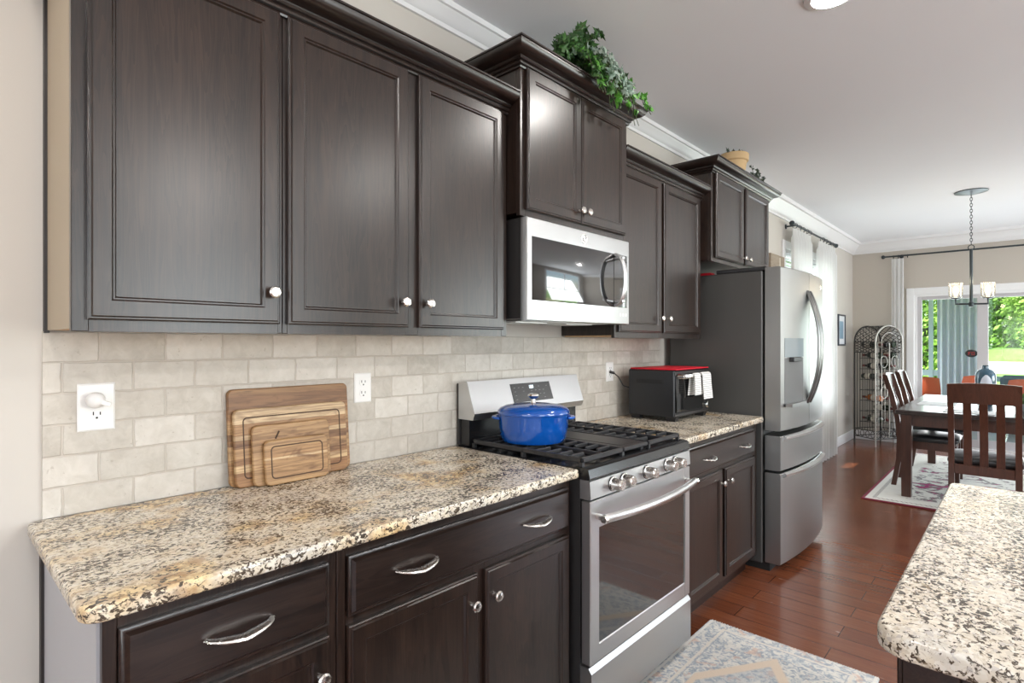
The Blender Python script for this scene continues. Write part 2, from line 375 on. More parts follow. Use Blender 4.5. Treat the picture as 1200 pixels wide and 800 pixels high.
def tilemat(name):
    m, nt, p = M_(name); g = NT(nt); v0 = g.co(); X, Y, Z = g.sep(v0)
    wob = g.noise(v0, 22, 3); u = g.math('ADD', g.math('SUBTRACT', Y, .248), g.math('MULTIPLY', g.math('SUBTRACT', wob, .5), .008))
    w = g.math('ADD', g.math('SUBTRACT', Z, 1.298-.078*10), g.math('MULTIPLY', g.math('SUBTRACT', g.noise(v0, 25, 2), .5), .006))
    v = g.comb(u, w, 0.0)
    b = g.n('TexBrick'); g.l(v, b.inputs['Vector']); b.offset = .5
    b.inputs['Scale'].default_value = 1; b.inputs['Brick Width'].default_value = .151; b.inputs['Row Height'].default_value = .078
    b.inputs['Mortar Size'].default_value = .0035; b.inputs['Mortar Smooth'].default_value = .6; b.inputs['Bias'].default_value = 0
    b.inputs['Color1'].default_value = (0, 0, 0, 1); b.inputs['Color2'].default_value = (1, 1, 1, 1)
    pl = g.sep(b.outputs['Color'])[0]; n = g.noise(v0, 26, 5, .65, .5); n2 = g.noise(v0, 6, 3)
    f = g.math('ADD', g.math('MULTIPLY', pl, .30), g.math('ADD', g.math('MULTIPLY', n, .55), g.math('MULTIPLY', n2, .25)))
    col = g.ramp(f, [(.28, (.40, .36, .305)), (.52, (.53, .49, .43)), (.80, (.66, .62, .56))])
    pit = g.ramp(g.noise(v0, 70, 3, .6), [(.66, 0), (.72, .55)]); col = g.mix(pit, col, (.36, .31, .25))
    col = g.mix(b.outputs['Fac'], col, (.50, .45, .39))
    g.l(col, p.inputs['Base Color']); p.inputs['Roughness'].default_value = .6
    h = g.math('SUBTRACT', g.math('MULTIPLY', n, .25), b.outputs['Fac']); g.bump(h, p, .55, .004); return m
m_tile = tilemat('tumbled_travertine')
def boardmat(name, stripes, axis='Z', scale=1.0, ofs=0.0):
    m, nt, p = M_(name); g = NT(nt); v0 = g.co(); X, Y, Z = g.sep(v0)
    z = g.math('ADD', g.math('MULTIPLY', Z, scale), ofs)
    st = g.ramp(g.math('FRACT', z), stripes, 'CONSTANT')
    gr = g.noise(g.comb(g.math('MULTIPLY', X, 6.0), g.math('MULTIPLY', Y, 5.0), g.math('MULTIPLY', Z, 90.0)), 1.0, 5, .6, 1.4)
    kn = g.noise(g.comb(0.0, g.math('MULTIPLY', Y, 9.0), g.math('MULTIPLY', Z, 16.0)), 1.0, 2, .5, 1.5)
    col = g.mix(g.ramp(gr, [(.40, 0), (.64, .85)]), st, g.mix(.75, st, (.22, .12, .06), 'MULTIPLY'))
    col = g.mix(g.ramp(kn, [(.60, 0), (.74, .75)]), col, (.12, .055, .022)); col = g.mix(1.0, col, (.97, .93, .88), 'MULTIPLY')
    g.l(col, p.inputs['Base Color']); p.inputs['Roughness'].default_value = .45; return m

# ================================================================ SETTING
FLOOR = MB().box(-.1, RX+.1, NY-.1, FY+.15, -.1, 0); struct('floor', FLOOR, m_floor)
struct('ceiling', MB().box(-.1, RX+.1, NY-.1, FY+.15, CZ, CZ+.1), m_ceil)
LW = (5.95, 7.45, .60, 2.30)    # left wall window: y0 y1 z0 z1
wl = MB().box(-.12, 0, NY-.1, LW[0], 0, CZ).box(-.12, 0, LW[1], FY+.15, 0, CZ).box(-.12, 0, LW[0], LW[1], 0, LW[2]).box(-.12, 0, LW[0], LW[1], LW[3], CZ)
struct('wall_left', wl, m_wall)
SX0, SX1, SZ = .71, 2.56, 1.985
wf = MB().box(0, SX0, FY, FY+.14, 0, CZ).box(SX1, RX, FY, FY+.14, 0, CZ).box(SX0, SX1, FY, FY+.14, SZ, CZ)
struct('wall_far', wf, m_wallD)
wr = MB()
ys = [NY-.1]+[q for a in OPP for q in a]+[FY+.15]
for i in range(0, len(ys), 2): wr.box(RX, RX+.1, ys[i], ys[i+1], 0, CZ)
for a, b in OPP: wr.box(RX, RX+.1, a, b, 0, .55).box(RX, RX+.1, a, b, 2.5, CZ)
struct('wall_right', wr, m_wall)
wn_ = MB().box(0, 1.3, NY-.1, NY, 0, CZ).box(3.9, RX, NY-.1, NY, 0, CZ).box(1.3, 3.9, NY-.1, NY, 2.4, CZ).box(1.3, 3.9, NY-.1, NY, 0, .3)
struct('wall_near', wn_, m_wall)
# crown mouldings against the ceiling
def moulding(profile, path):
    mb = MB(); L = []
    n = len(path)
    for i, p in enumerate(path):
        L.append([(p[0](o), p[1](o), z) for o, z in profile])
    return mb.loops(L)
kc = [(0, 2.655), (.012, 2.655), (.014, 2.672), (.022, 2.676), (.03, 2.69), (.05, 2.708), (.056, 2.716), (.066, 2.718), (.068, CZ), (0, CZ)]
mb = MB().loops([[(o, y, z) for o, z in kc] for y in (NY, 4.3)]); struct('trim_1', mb, m_trim)
dc = [(0, 2.585), (.014, 2.585), (.018, 2.60), (.03, 2.606), (.05, 2.64), (.085, 2.68), (.10, 2.70), (.118, 2.705), (.12, CZ), (0, CZ)]
mb = MB().loops([[(o, y(o), z) for o, z in dc] for y in (lambda o: 4.3, lambda o: FY-o)]); struct('trim_2', mb, m_trim)
mb = MB().loops([[(x(o), FY-o, z) for o, z in dc] for x in (lambda o: o, lambda o: RX)]); struct('trim_3', mb, m_trim)
struct('baseboard_left', MB().box(0, .016, 4.4, FY, 0, .125, .004), m_trim)
struct('baseboard_far', MB().box(.016, SX0-.09, FY-.016, FY, 0, .125, .004), m_trim)
struct('backsplash_wall_tile', MB().box(0, .010, .210, 3.345, .914, 1.376), m_tile)
# sliding door
d1 = bpy.data.objects.new('door_1', None); COL.objects.link(d1); d1['kind'] = 'structure'
cs = MB().box(SX0-.085, SX0, FY-.02, FY, 0, SZ+.085, .004).box(SX1, SX1+.085, FY-.02, FY, 0, SZ+.085, .004).box(SX0, SX1, FY-.02, FY, SZ, SZ+.085, .004)
cs.build('door_casing', m_trim, d1)
m_sl = pbr('slider_frame', (.50, .48, .49), .4)
fr = MB().box(SX0, SX0+.03, FY, FY+.12, 0, SZ).box(SX1-.03, SX1, FY, FY+.12, 0, SZ).box(SX0+.03, SX1-.03, FY, FY+.12, SZ-.03, SZ).box(SX0+.03, SX1-.03, FY, FY+.12, 0, .03)
fr.build('door_frame', m_trim, d1)
def leaf(x0, x1, yy, w0, w1, nm):
    f = MB().box(x0, x0+w0, yy, yy+.04, .03, SZ-.03, .003).box(x1-w1, x1, yy, yy+.04, .03, SZ-.03, .003).box(x0+w0, x1-w1, yy, yy+.04, .03, .13, .003).box(x0+w0, x1-w1, yy, yy+.04, SZ-.075, SZ-.03, .003)
    l = f.build(nm, m_sl, d1); MB().box(x0+w0, x1-w1, yy+.017, yy+.023, .13, SZ-.075).build('pane', m_pane, l); return l
leaf(SX0+.03, 1.452, FY+.025, .048, .105, 'sliding_panel'); leaf(1.40, SX1-.03, FY+.07, .05, .06, 'sliding_panel')
# left window with blind
w1 = bpy.data.objects.new('window_1', None); COL.objects.link(w1); w1['kind'] = 'structure'
a, b, z0, z1 = LW
MB().box(0, .018, a-.08, a, z0-.08, z1+.08, .003).box(0, .018, b, b+.08, z0-.08, z1+.08, .003).box(0, .018, a, b, z1, z1+.08, .003).box(0, .03, a, b, z0-.06, z0, .003).build('window_casing', m_trim, w1)
MB().box(-.1, -.05, a, a+.04, z0, z1).box(-.1, -.05, b-.04, b, z0, z1).box(-.1, -.05, a+.04, b-.04, z0, z0+.04).box(-.1, -.05, a+.04, b-.04, z1-.04, z1).box(-.1, -.05, (a+b)/2-.02, (a+b)/2+.02, z0+.04, z1-.04).box(-.095, -.055, a+.04, b-.04, 1.42, 1.46).build('window_sash', m_trim, w1)
MB().box(-.08, -.075, a+.04, b-.04, z0+.04, z1-.04).build('pane', m_pane, w1)
bl = MB(); nb = 34
for i in range(nb):
    zz = z1-.02-i*(z1-.02-.95)/nb; bl.box(-.042, -.004, a+.03, b-.03, zz-.036, zz-.033)
bl.box(-.045, -.002, a+.03, b-.03, z1-.03, z1).build('window_blind', m_blind, w1)
# opposite and rear windows: casings and panes
for i, (a, b) in enumerate(OPP):
    w = bpy.data.objects.new('window_%d' % (i+2), None); COL.objects.link(w); w['kind'] = 'structure'
    c = (a+b)/2
    MB().box(RX-.018, RX, a-.08, a, .47, 2.58).box(RX-.018, RX, b, b+.08, .47, 2.58).box(RX-.018, RX, a, b, 2.5, 2.58).box(RX-.03, RX, a, b, .47, .55).build('window_casing', m_trim, w)
    MB().box(RX+.02, RX+.06, a, a+.05, .55, 2.5).box(RX+.02, RX+.06, b-.05, b, .55, 2.5).box(RX+.02, RX+.06, c-.03, c+.03, .55, 2.5).box(RX+.02, RX+.06, a+.05, b-.05, 1.43, 1.48).build('window_sash', m_trim, w)

# ================================================================ CABINETS
def panel(mb, y0, y1, z0, z1, xb, prof):
    """raised-profile slab facing +x: prof = (inset, height above xb)"""
    mb.loops([[(xb+h, y0+i, z0+i), (xb+h, y1-i, z0+i), (xb+h, y1-i, z1-i), (xb+h, y0+i, z1-i)] for i, h in prof]); return mb
DOOR = [(0, 0), (0, .012), (.003, .0145), (.006, .0145), (.009, .019), (.041, .019), (.0445, .0155), (.0475, .0155), (.051, .010), (.053, .010)]
DRAWER = [(0, 0), (0, .010), (.003, .012), (.008, .012), (.014, .020), (.018, .020)]
KNOB = [(.0065, 0), (.0065, .004), (.0045, .008), (.005, .013), (.011, .016), (.0155, .020), (.0155, .024), (.012, .028), (.004, .0295)]
def knob(parent, x, y, z): return MB().lathe(KNOB, AX((x, y, z), (1, 0, 0)), 18).build('knob', m_nickel, parent)
def pull(parent, x, y, z, L=.128):
    pts = []; n = 15; rs = []
    for i in range(n):
        t = -1+2*i/(n-1); pts.append((x+.002+.026*(1-t*t)**.6, y+t*L/2, z-.006+.008*abs(t))); rs.append(.0035+.0045*(1-abs(t)**2.5))
    return MB().tube(pts, 1, 10, rs=rs, flat=(1.5, .75)).build('pull', m_nickel, parent)
def cabinet_door(root, y0, y1, z0, z1, xf, knob_at=None, mat=None):
    d = panel(MB(), y0, y1, z0, z1, xf, DOOR).build('door', mat or m_esp, root)
    if knob_at: knob(d, xf+.019, *knob_at)
    return d
def shell(y0, y1, z0, z1, xf, stiles, rails, t=.018):
    """face-frame carcass: side, top, bottom, back boards and the frame; stiles/rails = y / z ranges of frame members"""
    mb = MB(); mb.box(.002, xf-.02, y0, y1, z0+.012, z1)
    for a, b in stiles: mb.box(xf-.02, xf, a, b, z0, z1, .0015)
    for k in range(len(stiles)-1):
        for c, d in rails: mb.box(xf-.02, xf-.0005, stiles[k][1], stiles[k+1][0], c, d, .0)
    return mb
CROWN = [(0, 0), (.008, 0), (.010, .005), (.008, .010), (.014, .012), (.017, .017), (.016, .022), (.023, .024), (.027, .029), (.027, .034), (.036, .036), (.052, .041), (.063, .050), (.069, .061), (.070, .067), (.075, .068), (.075, .074), (0, .074)]
def crown(y0, y1, xf, z, left=True, right=True):
    path = []
    L = []
    pf = CROWN
    if left: L.append([(.002, y0-o, z+h) for o, h in pf])
    L.append([(xf+o, (y0-o) if left else y0, z+h) for o, h in pf])
    L.append([(xf+o, (y1+o) if right else y1, z+h) for o, h in pf])
    if right: L.append([(.002, y1+o, z+h) for o, h in pf])
    return MB().loops(L)
UZ0, UZ1, XF = 1.372, 2.234, .325
# --- left run of uppers
A0, A1, A2 = .218, .663, 1.534
c = thing('upper_cabinet', 'dark wood upper cabinet with one wide door and an exposed tan side, leftmost', 'cabinet')
shell(A0+.004, A1, UZ0, UZ1, XF, [(A0, A0+.03), (A1-.012, A1)], [(UZ0, UZ0+.03), (UZ1-.03, UZ1)]).build('carcass', m_esp, c)
MB().box(.022, XF-.019, A0, A0+.004, UZ0+.006, UZ1).build('side_panel', m_laminate, c)['label'] = 'tan laminate side panel'
MB().box(.0, .022, A0-.006, A0+.004, UZ0, UZ1).build('scribe_strip', m_espdk, c)
MB().box(.022, XF-.021, A0+.004, A1-.001, UZ0+.006, UZ0+.012).build('bottom_panel', m_maple, c)
cabinet_door(c, .243, .652, 1.397, 2.219, XF, (.627, 1.478))
c = thing('upper_cabinet', 'dark wood upper cabinet with two tall doors between the single-door cabinet and the microwave', 'cabinet')
shell(A1+.001, A2, UZ0, UZ1, XF, [(A1+.001, A1+.014), (1.062, 1.112), (A2-.03, A2)], [(UZ0, UZ0+.03), (UZ1-.03, UZ1)]).build('carcass', m_esp, c)
MB().box(.022, XF-.021, A1+.002, A2-.002, UZ0+.006, UZ0+.012).build('bottom_panel', m_maple, c)
cabinet_door(c, .674, 1.066, 1.397, 2.219, XF, (1.040, 1.475)); cabinet_door(c, 1.108, 1.506, 1.397, 2.219, XF, (1.136, 1.475))
cr = crown(A0, A2, XF, 2.215, True, False).build('crown_molding', m_espH); tag(cr, 'dark wood crown molding along the top of the two tall cabinets left of the microwave', 'molding')
# --- raised cabinet above the microwave
c = thing('upper_cabinet', 'short dark wood cabinet with two doors above the microwave, ivy on its top', 'cabinet')
B0, B1, XB = 1.537, 2.292, .392
shell(B0, B1, 1.826, 2.42, XB, [(B0, B0+.03), (B1-.03, B1)], [(1.826, 1.856), (2.37, 2.42)]).build('carcass', m_esp, c)
cabinet_door(c, 1.562, 1.908, 1.851, 2.386, XB, (1.888, 1.900)); cabinet_door(c, 1.912, 2.262, 1.851, 2.386, XB, (1.936, 1.900))
crown(B0, B1, XB, 2.378).build('crown_molding', m_espH, c)
# --- right run
c = thing('upper_cabinet', 'dark wood upper cabinet with two narrow doors between microwave and refrigerator', 'cabinet')
C0, C1 = 2.294, 3.262
shell(C0, C1, UZ0, UZ1, XF, [(C0, C0+.03), (2.732, 2.776), (C1-.03, C1)], [(UZ0, UZ0+.03), (UZ1-.03, UZ1)]).build('carcass', m_esp, c)
MB().box(.022, XF-.021, C0+.002, C1-.002, UZ0+.006, UZ0+.012).build('bottom_panel', m_maple, c)
cabinet_door(c, 2.316, 2.738, 1.400, 2.219, XF, (2.712, 1.478)); cabinet_door(c, 2.770, 3.222, 1.400, 2.219, XF, (2.798, 1.478))
crown(C0, C1, XF, 2.215, False, False).build('crown_molding', m_espH, c)
# --- over the refrigerator
c = thing('upper_cabinet', 'short dark wood cabinet with two doors above the refrigerator, clay pot on its top', 'cabinet')
D0, D1, XD = 3.264, 4.272, .392
shell(D0, D1, 1.842, 2.42, XD, [(D0, D0+.03), (D1-.03, D1)], [(1.842, 1.87), (2.37, 2.42)]).build('carcass', m_esp, c)
cabinet_door(c, 3.302, 3.748, 1.866, 2.386, XD, (3.722, 1.905)); cabinet_door(c, 3.786, 4.232, 1.866, 2.386, XD, (3.812, 1.905))
crown(D0, D1, XD, 2.378).build('crown_molding', m_espH, c)

# --- base cabinets
XBF = .618
def base(label, y0, y1, drawer, doors, knobs, pulls, side=None, mids=()):
    c = thing('base_cabinet', label, 'cabinet')
    st = [(y0, y0+.022)]+list(mids)+[(y1-.022, y1)]
    mb = MB().box(.012, XBF-.02, y0+.001, y1-.001, .10, .883)
    for a, b in st: mb.box(XBF-.02, XBF, a, b, .10, .883, .0015)
    for k in range(len(st)-1):
        for p, q in ((.10, .135), (.69, .712), (.850, .883)): mb.box(XBF-.02, XBF-.0005, st[k][1], st[k+1][0], p, q)
    mb.build('carcass', m_esp, c)
    MB().box(.012, XBF-.075, y0+.004, y1-.004, 0, .10).build('toe_kick', m_espdk, c)
    d = panel(MB(), drawer[0], drawer[1], .712, .852, XBF, DRAWER).build('drawer', m_espH, c)
    for y in pulls: pull(d, XBF+.020, y, .782)
    for (a, b), (ky, kz) in zip(doors, knobs): cabinet_door(c, a, b, .125, .690, XBF, (ky, kz))
    return c
bcl = base('dark wood base cabinet with one drawer over one door, leftmost', .216, .655, (.238, .632), [(.238, .632)], [(.604, .612)], [.435])
MB().box(.03, XBF-.019, .211, .217, .10, .883).build('side_panel', m_greyside, bcl)['label'] = 'grey side panel'
MB().box(.0, .03, .205, .217, 0, .883).build('scribe_strip', m_espdk, bcl)
MB().box(.03, XBF-.075, .211, .220, .0, .10).build('side_foot', m_greyside, bcl)
base('dark wood base cabinet with one wide drawer and two doors, left of the range', .657, 1.543, (.680, 1.522), [(.680, 1.090), (1.122, 1.522)], [(1.062, .612), (1.150, .612)], [.868, 1.34], mids=[(1.082, 1.130)])
bcr = base('dark wood base cabinet with one wide drawer and two doors, between range and refrigerator', 2.322, 3.366, (2.415, 3.300), [(2.415, 2.832), (2.872, 3.300)], [(2.806, .628), (2.898, .628)], [2.64, 3.10], mids=[(2.826, 2.878)])
MB().box(XBF-.074, XBF-.06, 2.33, 3.36, 0, .06).build('shoe_strip', m_espH, bcr)
def counter(name, label, x0, x1, y0, y1, mat, radii=(.012, .012, .012, .012), z0=.884, z1=.914):
    def outline(i):
        pts = []
        for (cx, cy, sx, sy, r, a0) in ((x0, y0, 1, 1, radii[0], pi), (x1, y0, -1, 1, radii[1], 1.5*pi), (x1, y1, -1, -1, radii[2], 0), (x0, y1, 1, -1, radii[3], .5*pi)):
            r = max(r, .001)
            for k in range(7):
                an = a0+k*pi/12; rr = max(r-i, .0005); pts.append((cx+sx*r+rr*cos(an)*1.0 if r > i else cx+sx*i, cy+sy*r+rr*sin(an) if r > i else cy+sy*i))
        return pts
    prof = [(.005, z0), (.001, z0+.003), (0, z0+.007), (0, z1-.008), (.002, z1-.003), (.006, z1)]
    mb = MB().loops([[(x, y, z) for x, y in outline(i)] for i, z in prof])
    return tag(mb.build(name, mat), label, 'countertop')
counter('granite_countertop', 'speckled beige granite countertop under the cutting boards, left of the range', .0105, .660, .180, 1.546, m_granite, (.02, .035, .012, .012))
counter('granite_countertop', 'short beige granite countertop under the toaster oven, right of the range', .0105, .660, 2.320, 3.388, m_granite, (.012, .012, .03, .012))
# --- island
isl = thing('kitchen_island', 'dark panelled kitchen island base at the lower right', 'island', (1.64, 1.02, 0))
MB().box(.01, 1.1, .01, 1.12, .10, .878).build('carcass', m_esp, isl)
MB().box(.06, 1.05, .06, 1.07, 0, .10).build('toe_kick', m_espdk, isl)
st = MB().box(0, .07, -.006, .012, .10, .878, .002).box(1.03, 1.1, -.006, .012, .10, .878, .002).box(.07, 1.03, -.006, .011, .81, .878, .002).box(.07, 1.03, -.006, .011, .10, .19, .002)
st.box(-.006, .012, -.004, .07, .10, .878, .002).box(-.006, .012, 1.05, 1.12, .10, .878, .002).box(-.006, .011, .07, 1.05, .81, .878, .002).box(-.006, .011, .07, 1.05, .10, .19, .002).box(.52, .58, -.005, .011, .19, .81, .002)
st.build('panel_frame', m_espH, isl)
counter('island_countertop', 'large pale speckled granite island top with rounded corner, lower right', 1.606, 2.80, .985, 2.190, m_granite2, (.05, .05, .02, .02), .879, .914)

# ================================================================ MICROWAVE
mw = thing('microwave', 'stainless over-the-range microwave with dark window and arched vertical handle', 'microwave')
M0, M1, MZ0, MZ1, MX = 1.558, 2.286, 1.432, 1.824, .410
MB().box(.012, MX-.035, M0+.003, M1-.003, MZ0+.008, MZ1).build('case', m_mwside, mw)
vt = MB().box(.06, .33, M0+.06, M1-.06, MZ0+.002, MZ0+.0085)
for i in range(2): vt.box(.10, .26, M0+.10+i*.34, M0+.30+i*.34, MZ0-.001, MZ0+.002)
vt.build('vent_plate', m_steel, mw)
dr = panel(MB(), M0, M1, MZ0, MZ1, MX-.035, [(0, 0), (0, .028), (.004, .035), (.010, .036)]).build('door', m_steel, mw)
panel(MB(), M0+.024, M1-.022, 1.510, 1.752, MX-.001, [(0, 0), (0, .0022), (.002, .003)]).build('window', m_blackgl, dr)
MB().box(MX+.0018, MX+.0028, 2.150, 2.1515, 1.512, 1.750).build('divider', m_slot, dr)
pts = [(MX+.005+.052*(1-(t*t))**.45, 2.160, 1.632+t*.116) for t in [-1+2*i/20 for i in range(21)]]
MB().tube(pts, .011, 12, flat=(1.25, .75)).box(MX+.001, MX+.05, 2.150, 2.170, 1.722, 1.736, .003).box(MX+.001, MX+.05, 2.150, 2.170, 1.528, 1.542, .003).build('handle', m_steelV, dr)
# round emblem with a scrolled monogram, and the small white marks
em = MB().tube([(MX+.0015, 1.922+.019*cos(a), 1.787+.019*sin(a)) for a in [2*pi*i/28 for i in range(28)]], .0014, 6, True)
for s in (-1, 1):
    em.tube([(MX+.0015, 1.922+s*(.004+.0065*cos(a)), 1.787+.009*sin(a)) for a in [.5+i*.42 for i in range(13)]], .0012, 6)
em.tube([(MX+.0015, 1.922+.010*u, 1.787+.004*sin(u*4)) for u in [-1+i*.2 for i in range(11)]], .001, 6)
em.build('emblem', m_chrome, dr)
mk = MB()
for i in range(3):
    y = 2.200+i*.024; mk.box(MX+.0005, MX+.0016, y, y+.014, 1.470, 1.484); 
mk.build('button_marks', m_white, dr)

# ================================================================ RANGE
rg = thing('gas_range', 'stainless freestanding gas range with black cooktop, five knobs and glass oven door', 'range', (0, 0, 0))
R0, R1 = 1.552, 2.314; RXf = .700
MB().box(.03, .655, R0+.002, R1-.002, .035, .895).build('body', m_mwside, rg)
for x in (.08, .60):
    for y in (R0+.05, R1-.05): MB().lathe([(.018, 0), (.02, .004), (.014, .01), (.012, .04)], AX((x, y, 0), (0, 0, 1)), 12).build('leg', m_blackpl, rg)
ct = MB().prism([(.03, .895), (.672, .878), (.694, .880), (.698, .886), (.690, .914), (.672, .920), (.60, .914), (.05, .914), (.03, .918)], 1, R0, R1)
ct.build('cooktop', m_black, rg)
cp = MB().prism([(.655, .812), (RXf-.004, .812), (RXf, .816), (RXf-.004, .874), (RXf-.010, .878), (.655, .878)], 1, R0+.001, R1-.001).build('control_panel', m_steel, rg)
for y in (1.690, 1.765, 1.932, 2.098, 2.172):
    k = MB().lathe([(.025, 0), (.025, .004), (.0215, .006), (.0205, .036), (.0185, .043), (.017, .045)], AX((RXf-.001, y, .845), (1, 0, .03)), 26)
    ko = k.build('knob', m_nickel, cp); MB().lathe([(.0265, 0), (.0265, .0015), (.024, .0022)], AX((RXf-.0015, y, .845), (1, 0, .03)), 26).build('bezel', m_black, ko)
od = MB(); panel(od, R0+.002, R1-.002, .246, .806, .660, [(0, 0), (0, .036), (.004, .040), (.044, .040)])
odo = MB()
y0, y1, z0, z1 = R0+.002, R1-.002, .246, .806
odo.box(.660, .698, y0, y0+.055, z0, z1, .003).box(.660, .698, y1-.027-.02, y1, z0, z1, .003).box(.660, .6975, y0+.05, y1-.045, z0, z0+.062, .003).box(.660, .6975, y0+.05, y1-.045, .708, z1, .003)
odo = odo.build('oven_door', m_steel, rg)
MB().box(.664, .694, y0+.05, y1-.045, z0+.058, .712).build('oven_window', m_blackgl, odo)
hp = []; 
for i in range(25):
    t = -1+2*i/24; hp.append((.736+.030*(1-abs(t)**2.0), 1.933+t*.352, .752-.004*(1-t*t)))
ho = MB().tube(hp, .0135, 12, flat=(.9, 1.15)).build('oven_handle', m_steelV, odo)
for s in (-1, 1):
    hc = MB().lathe([(.0, 0), (.013, 0), (.0145, .003), (.0145, .018), (.013, .021)], AX((.738, 1.933+s*.352-.010, .752), (0, 1, 0)), 6)
    hc.box(.697, .735, 1.933+s*.342-.010, 1.933+s*.342+.010, .744, .760, .003)
    hc.build('handle_end', m_nickel, ho)
wd = MB().prism([(.655, .05), (.698, .05), (.702, .056), (.702, .222), (.690, .238), (.655, .238)], 1, R0+.002, R1-.002).build('warming_drawer', m_steel, rg)
# back guard
bg = MB().prism([(.022, .918), (.085, .918), (.085, 1.028), (.022, 1.028)], 1, R0+.01, R1-.01).build('back_base', m_black, rg)
bgp = MB().prism([(.030, 1.180), (.082, 1.186), (.128, 1.055), (.118, 1.028), (.030, 1.028)], 1, R0, R1); bgs = bgp.build('back_guard', m_steel, rg)
capm = MB().prism([(.018, .92), (.03, .92), (.03, 1.176), (.018, 1.176)], 1, R0+.002, R1-.002); capm.build('back_plate', m_mwside, rg)
slope = math.atan2(1.186-1.055, .082-.128)
Mx = Matrix.Translation((.105, 1.94, 1.1205)) @ Matrix.Rotation(math.atan2(.046, .131), 4, 'Y').inverted()
dsp = MB().obox(Mx, -.003, .0016, -.138, .138, -.043, .044).build('display', pbr('display_grey', (.055, .055, .055), .25), bgs)
dg = MB()
for i, y in enumerate((-.014, -.008, .000, .008)):
    dg.obox(Mx, .0014, .0022, y, y+.0012, .018, .032)
    if i: dg.obox(Mx, .0014, .0022, y+.004, y+.0052, .018, .032); dg.obox(Mx, .0014, .0022, y, y+.005, .0305, .032); dg.obox(Mx, .0014, .0022, y, y+.005, .018, .0195)
dg.build('clock_digits', pbr('digit_glow', (.9, .95, 1), .4, emit=(.85, .95, 1), es=2.0), dsp)
tk = MB(); rr = random.Random(3)
for r_ in range(4):
    for c_ in range(9):
        if rr.random() < .65 and not (r_ == 0 and 3 <= c_ <= 5): tk.obox(Mx, .0014, .0019, -.12+c_*.028, -.12+c_*.028+.010, .024-r_*.018, .0255-r_*.018)
tk.build('lettering', pbr('key_mark_grey', (.30, .30, .30), .5), dsp)
# burners, grates
for bx, by, br in ((.22, 1.70, .042), (.50, 1.70, .048), (.22, 2.165, .036), (.50, 2.165, .045), (.36, 1.933, .04)):
    b = MB().lathe([(br*1.25, .914), (br*1.25, .918), (br, .922), (br*.98, .930), (br*.8, .932)], None, 20)
    b.v = [(x+bx, y+by, z) for x, y, z in b.v]; b.build('burner', m_iron, rg)
def grate(y0, y1):
    g = MB(); z0, z1 = .930, .948; x0, x1 = .10, .655; w = .011
    for a, b, c_, d in ((x0, x1, y0, y0+w), (x0, x1, y1-w, y1), (x0, x0+w, y0, y1), (x1-w, x1, y0, y1)): g.box(a, b, c_, d, z0, z1, .003)
    ym = (y0+y1)/2; g.box(x0, x1, ym-w/2, ym+w/2, z0+.002, z1, .003); xm = (x0+x1)/2; g.box(xm-w/2, xm+w/2, y0, y1, z0, z1, .003)
    for xc in ((x0+xm)/2, (xm+x1)/2):
        for dx in (-.078, -.026, .026, .078):
            g.box(xc+dx-.005, xc+dx+.005, y0, ym-.042, z0+.003, z1+.001, .003); g.box(xc+dx-.005, xc+dx+.005, ym+.042, y1, z0+.003, z1+.001, .003)
    for x in (x0+.006, xm, x1-.006):
        for y in (y0+.006, y1-.006): g.box(x-.007, x+.007, y-.007, y+.007, .914, z0+.002)
    return g.build('grate', m_iron, rg)
grate(1.566, 1.838); grate(2.028, 2.300)
MB().box(.10, .655, 1.842, 2.024, .930, .946, .004).box(.13, .62, 1.87, 1.996, .946, .9475, .001).box(.11, .13, 1.85, 1.87, .914, .931).box(.62, .64, 1.99, 2.01, .914, .931).build('griddle', m_iron, rg)

# ================================================================ REFRIGERATOR
fg = thing('refrigerator', 'dark stainless french-door refrigerator with ice dispenser and two bottom drawers', 'refrigerator')
F0, F1, FM = 3.405, 4.310, 3.855; FXF = .741
MB().box(.05, .640, F0, F1, .04, 1.775, .006).build('case', m_slate_side, fg)
MB().box(.36, .66, F0+.004, F1-.004, 1.776, 1.800, .004).build('hinge_cover', m_blackpl, fg)
MB().box(.10, .675, F0+.02, F1-.02, .0, .045).build('base_grille', m_slot, fg)
def bulge(y): u = (y-FM)/((F1-F0)/2); return FXF+.034*(1-u*u)
def front(y0, y1, z0, z1, xb=.655, cut=None, n=10):
    mb = MB(); Ys = [y0+(y1-y0)*i/n for i in range(n+1)]
    def ring(z, ins=0): return [(xb, y, z) for y in reversed(Ys)]+[(bulge(y)-ins, y, z) for y in Ys]
    return mb.loops([ring(z0, .006), ring(z0+.006), ring(z1-.006), ring(z1, .006)])
dz0, dz1 = .832, 1.792
def fdoor(y0, y1, nm):
    d = front(y0, y1, dz0, dz1).build(nm, m_slate, fg); return d
dl = fdoor(F0, FM-.003, 'door'); dr2 = fdoor(FM+.003, F1, 'door')
for o, yy in ((dl, FM-.030), (dr2, FM+.030)):
    xb = bulge(yy); pts = []
    for i in range(23):
        t = -1+2*i/22; pts.append((xb-.004+.070*(1-abs(t)**2.3), yy, 1.322+t*.352))
    MB().tube(pts, .0125, 12, flat=(1.7, .8)).build('handle', m_handle, o)
fd1 = front(F0, F1, .600, .802).build('drawer', m_slate, fg); fd2 = front(F0, F1, .055, .585).build('drawer', m_slate, fg)
for o, z in ((fd1, .802), (fd2, .585)):
    Ys = [F0+.03+(F1-F0-.06)*i/24 for i in range(25)]
    lip = MB().loops([[(bulge(y)-.004, y, z-.030), (bulge(y)+.016+.016*(1-((y-FM)/.45)**2), y, z-.016), (bulge(y)+.018+.016*(1-((y-FM)/.45)**2), y, z-.004), (bulge(y)+.006, y, z+.004), (bulge(y)-.006, y, z-.008)] for y in Ys])
    lip.build('handle', m_steelV, o)
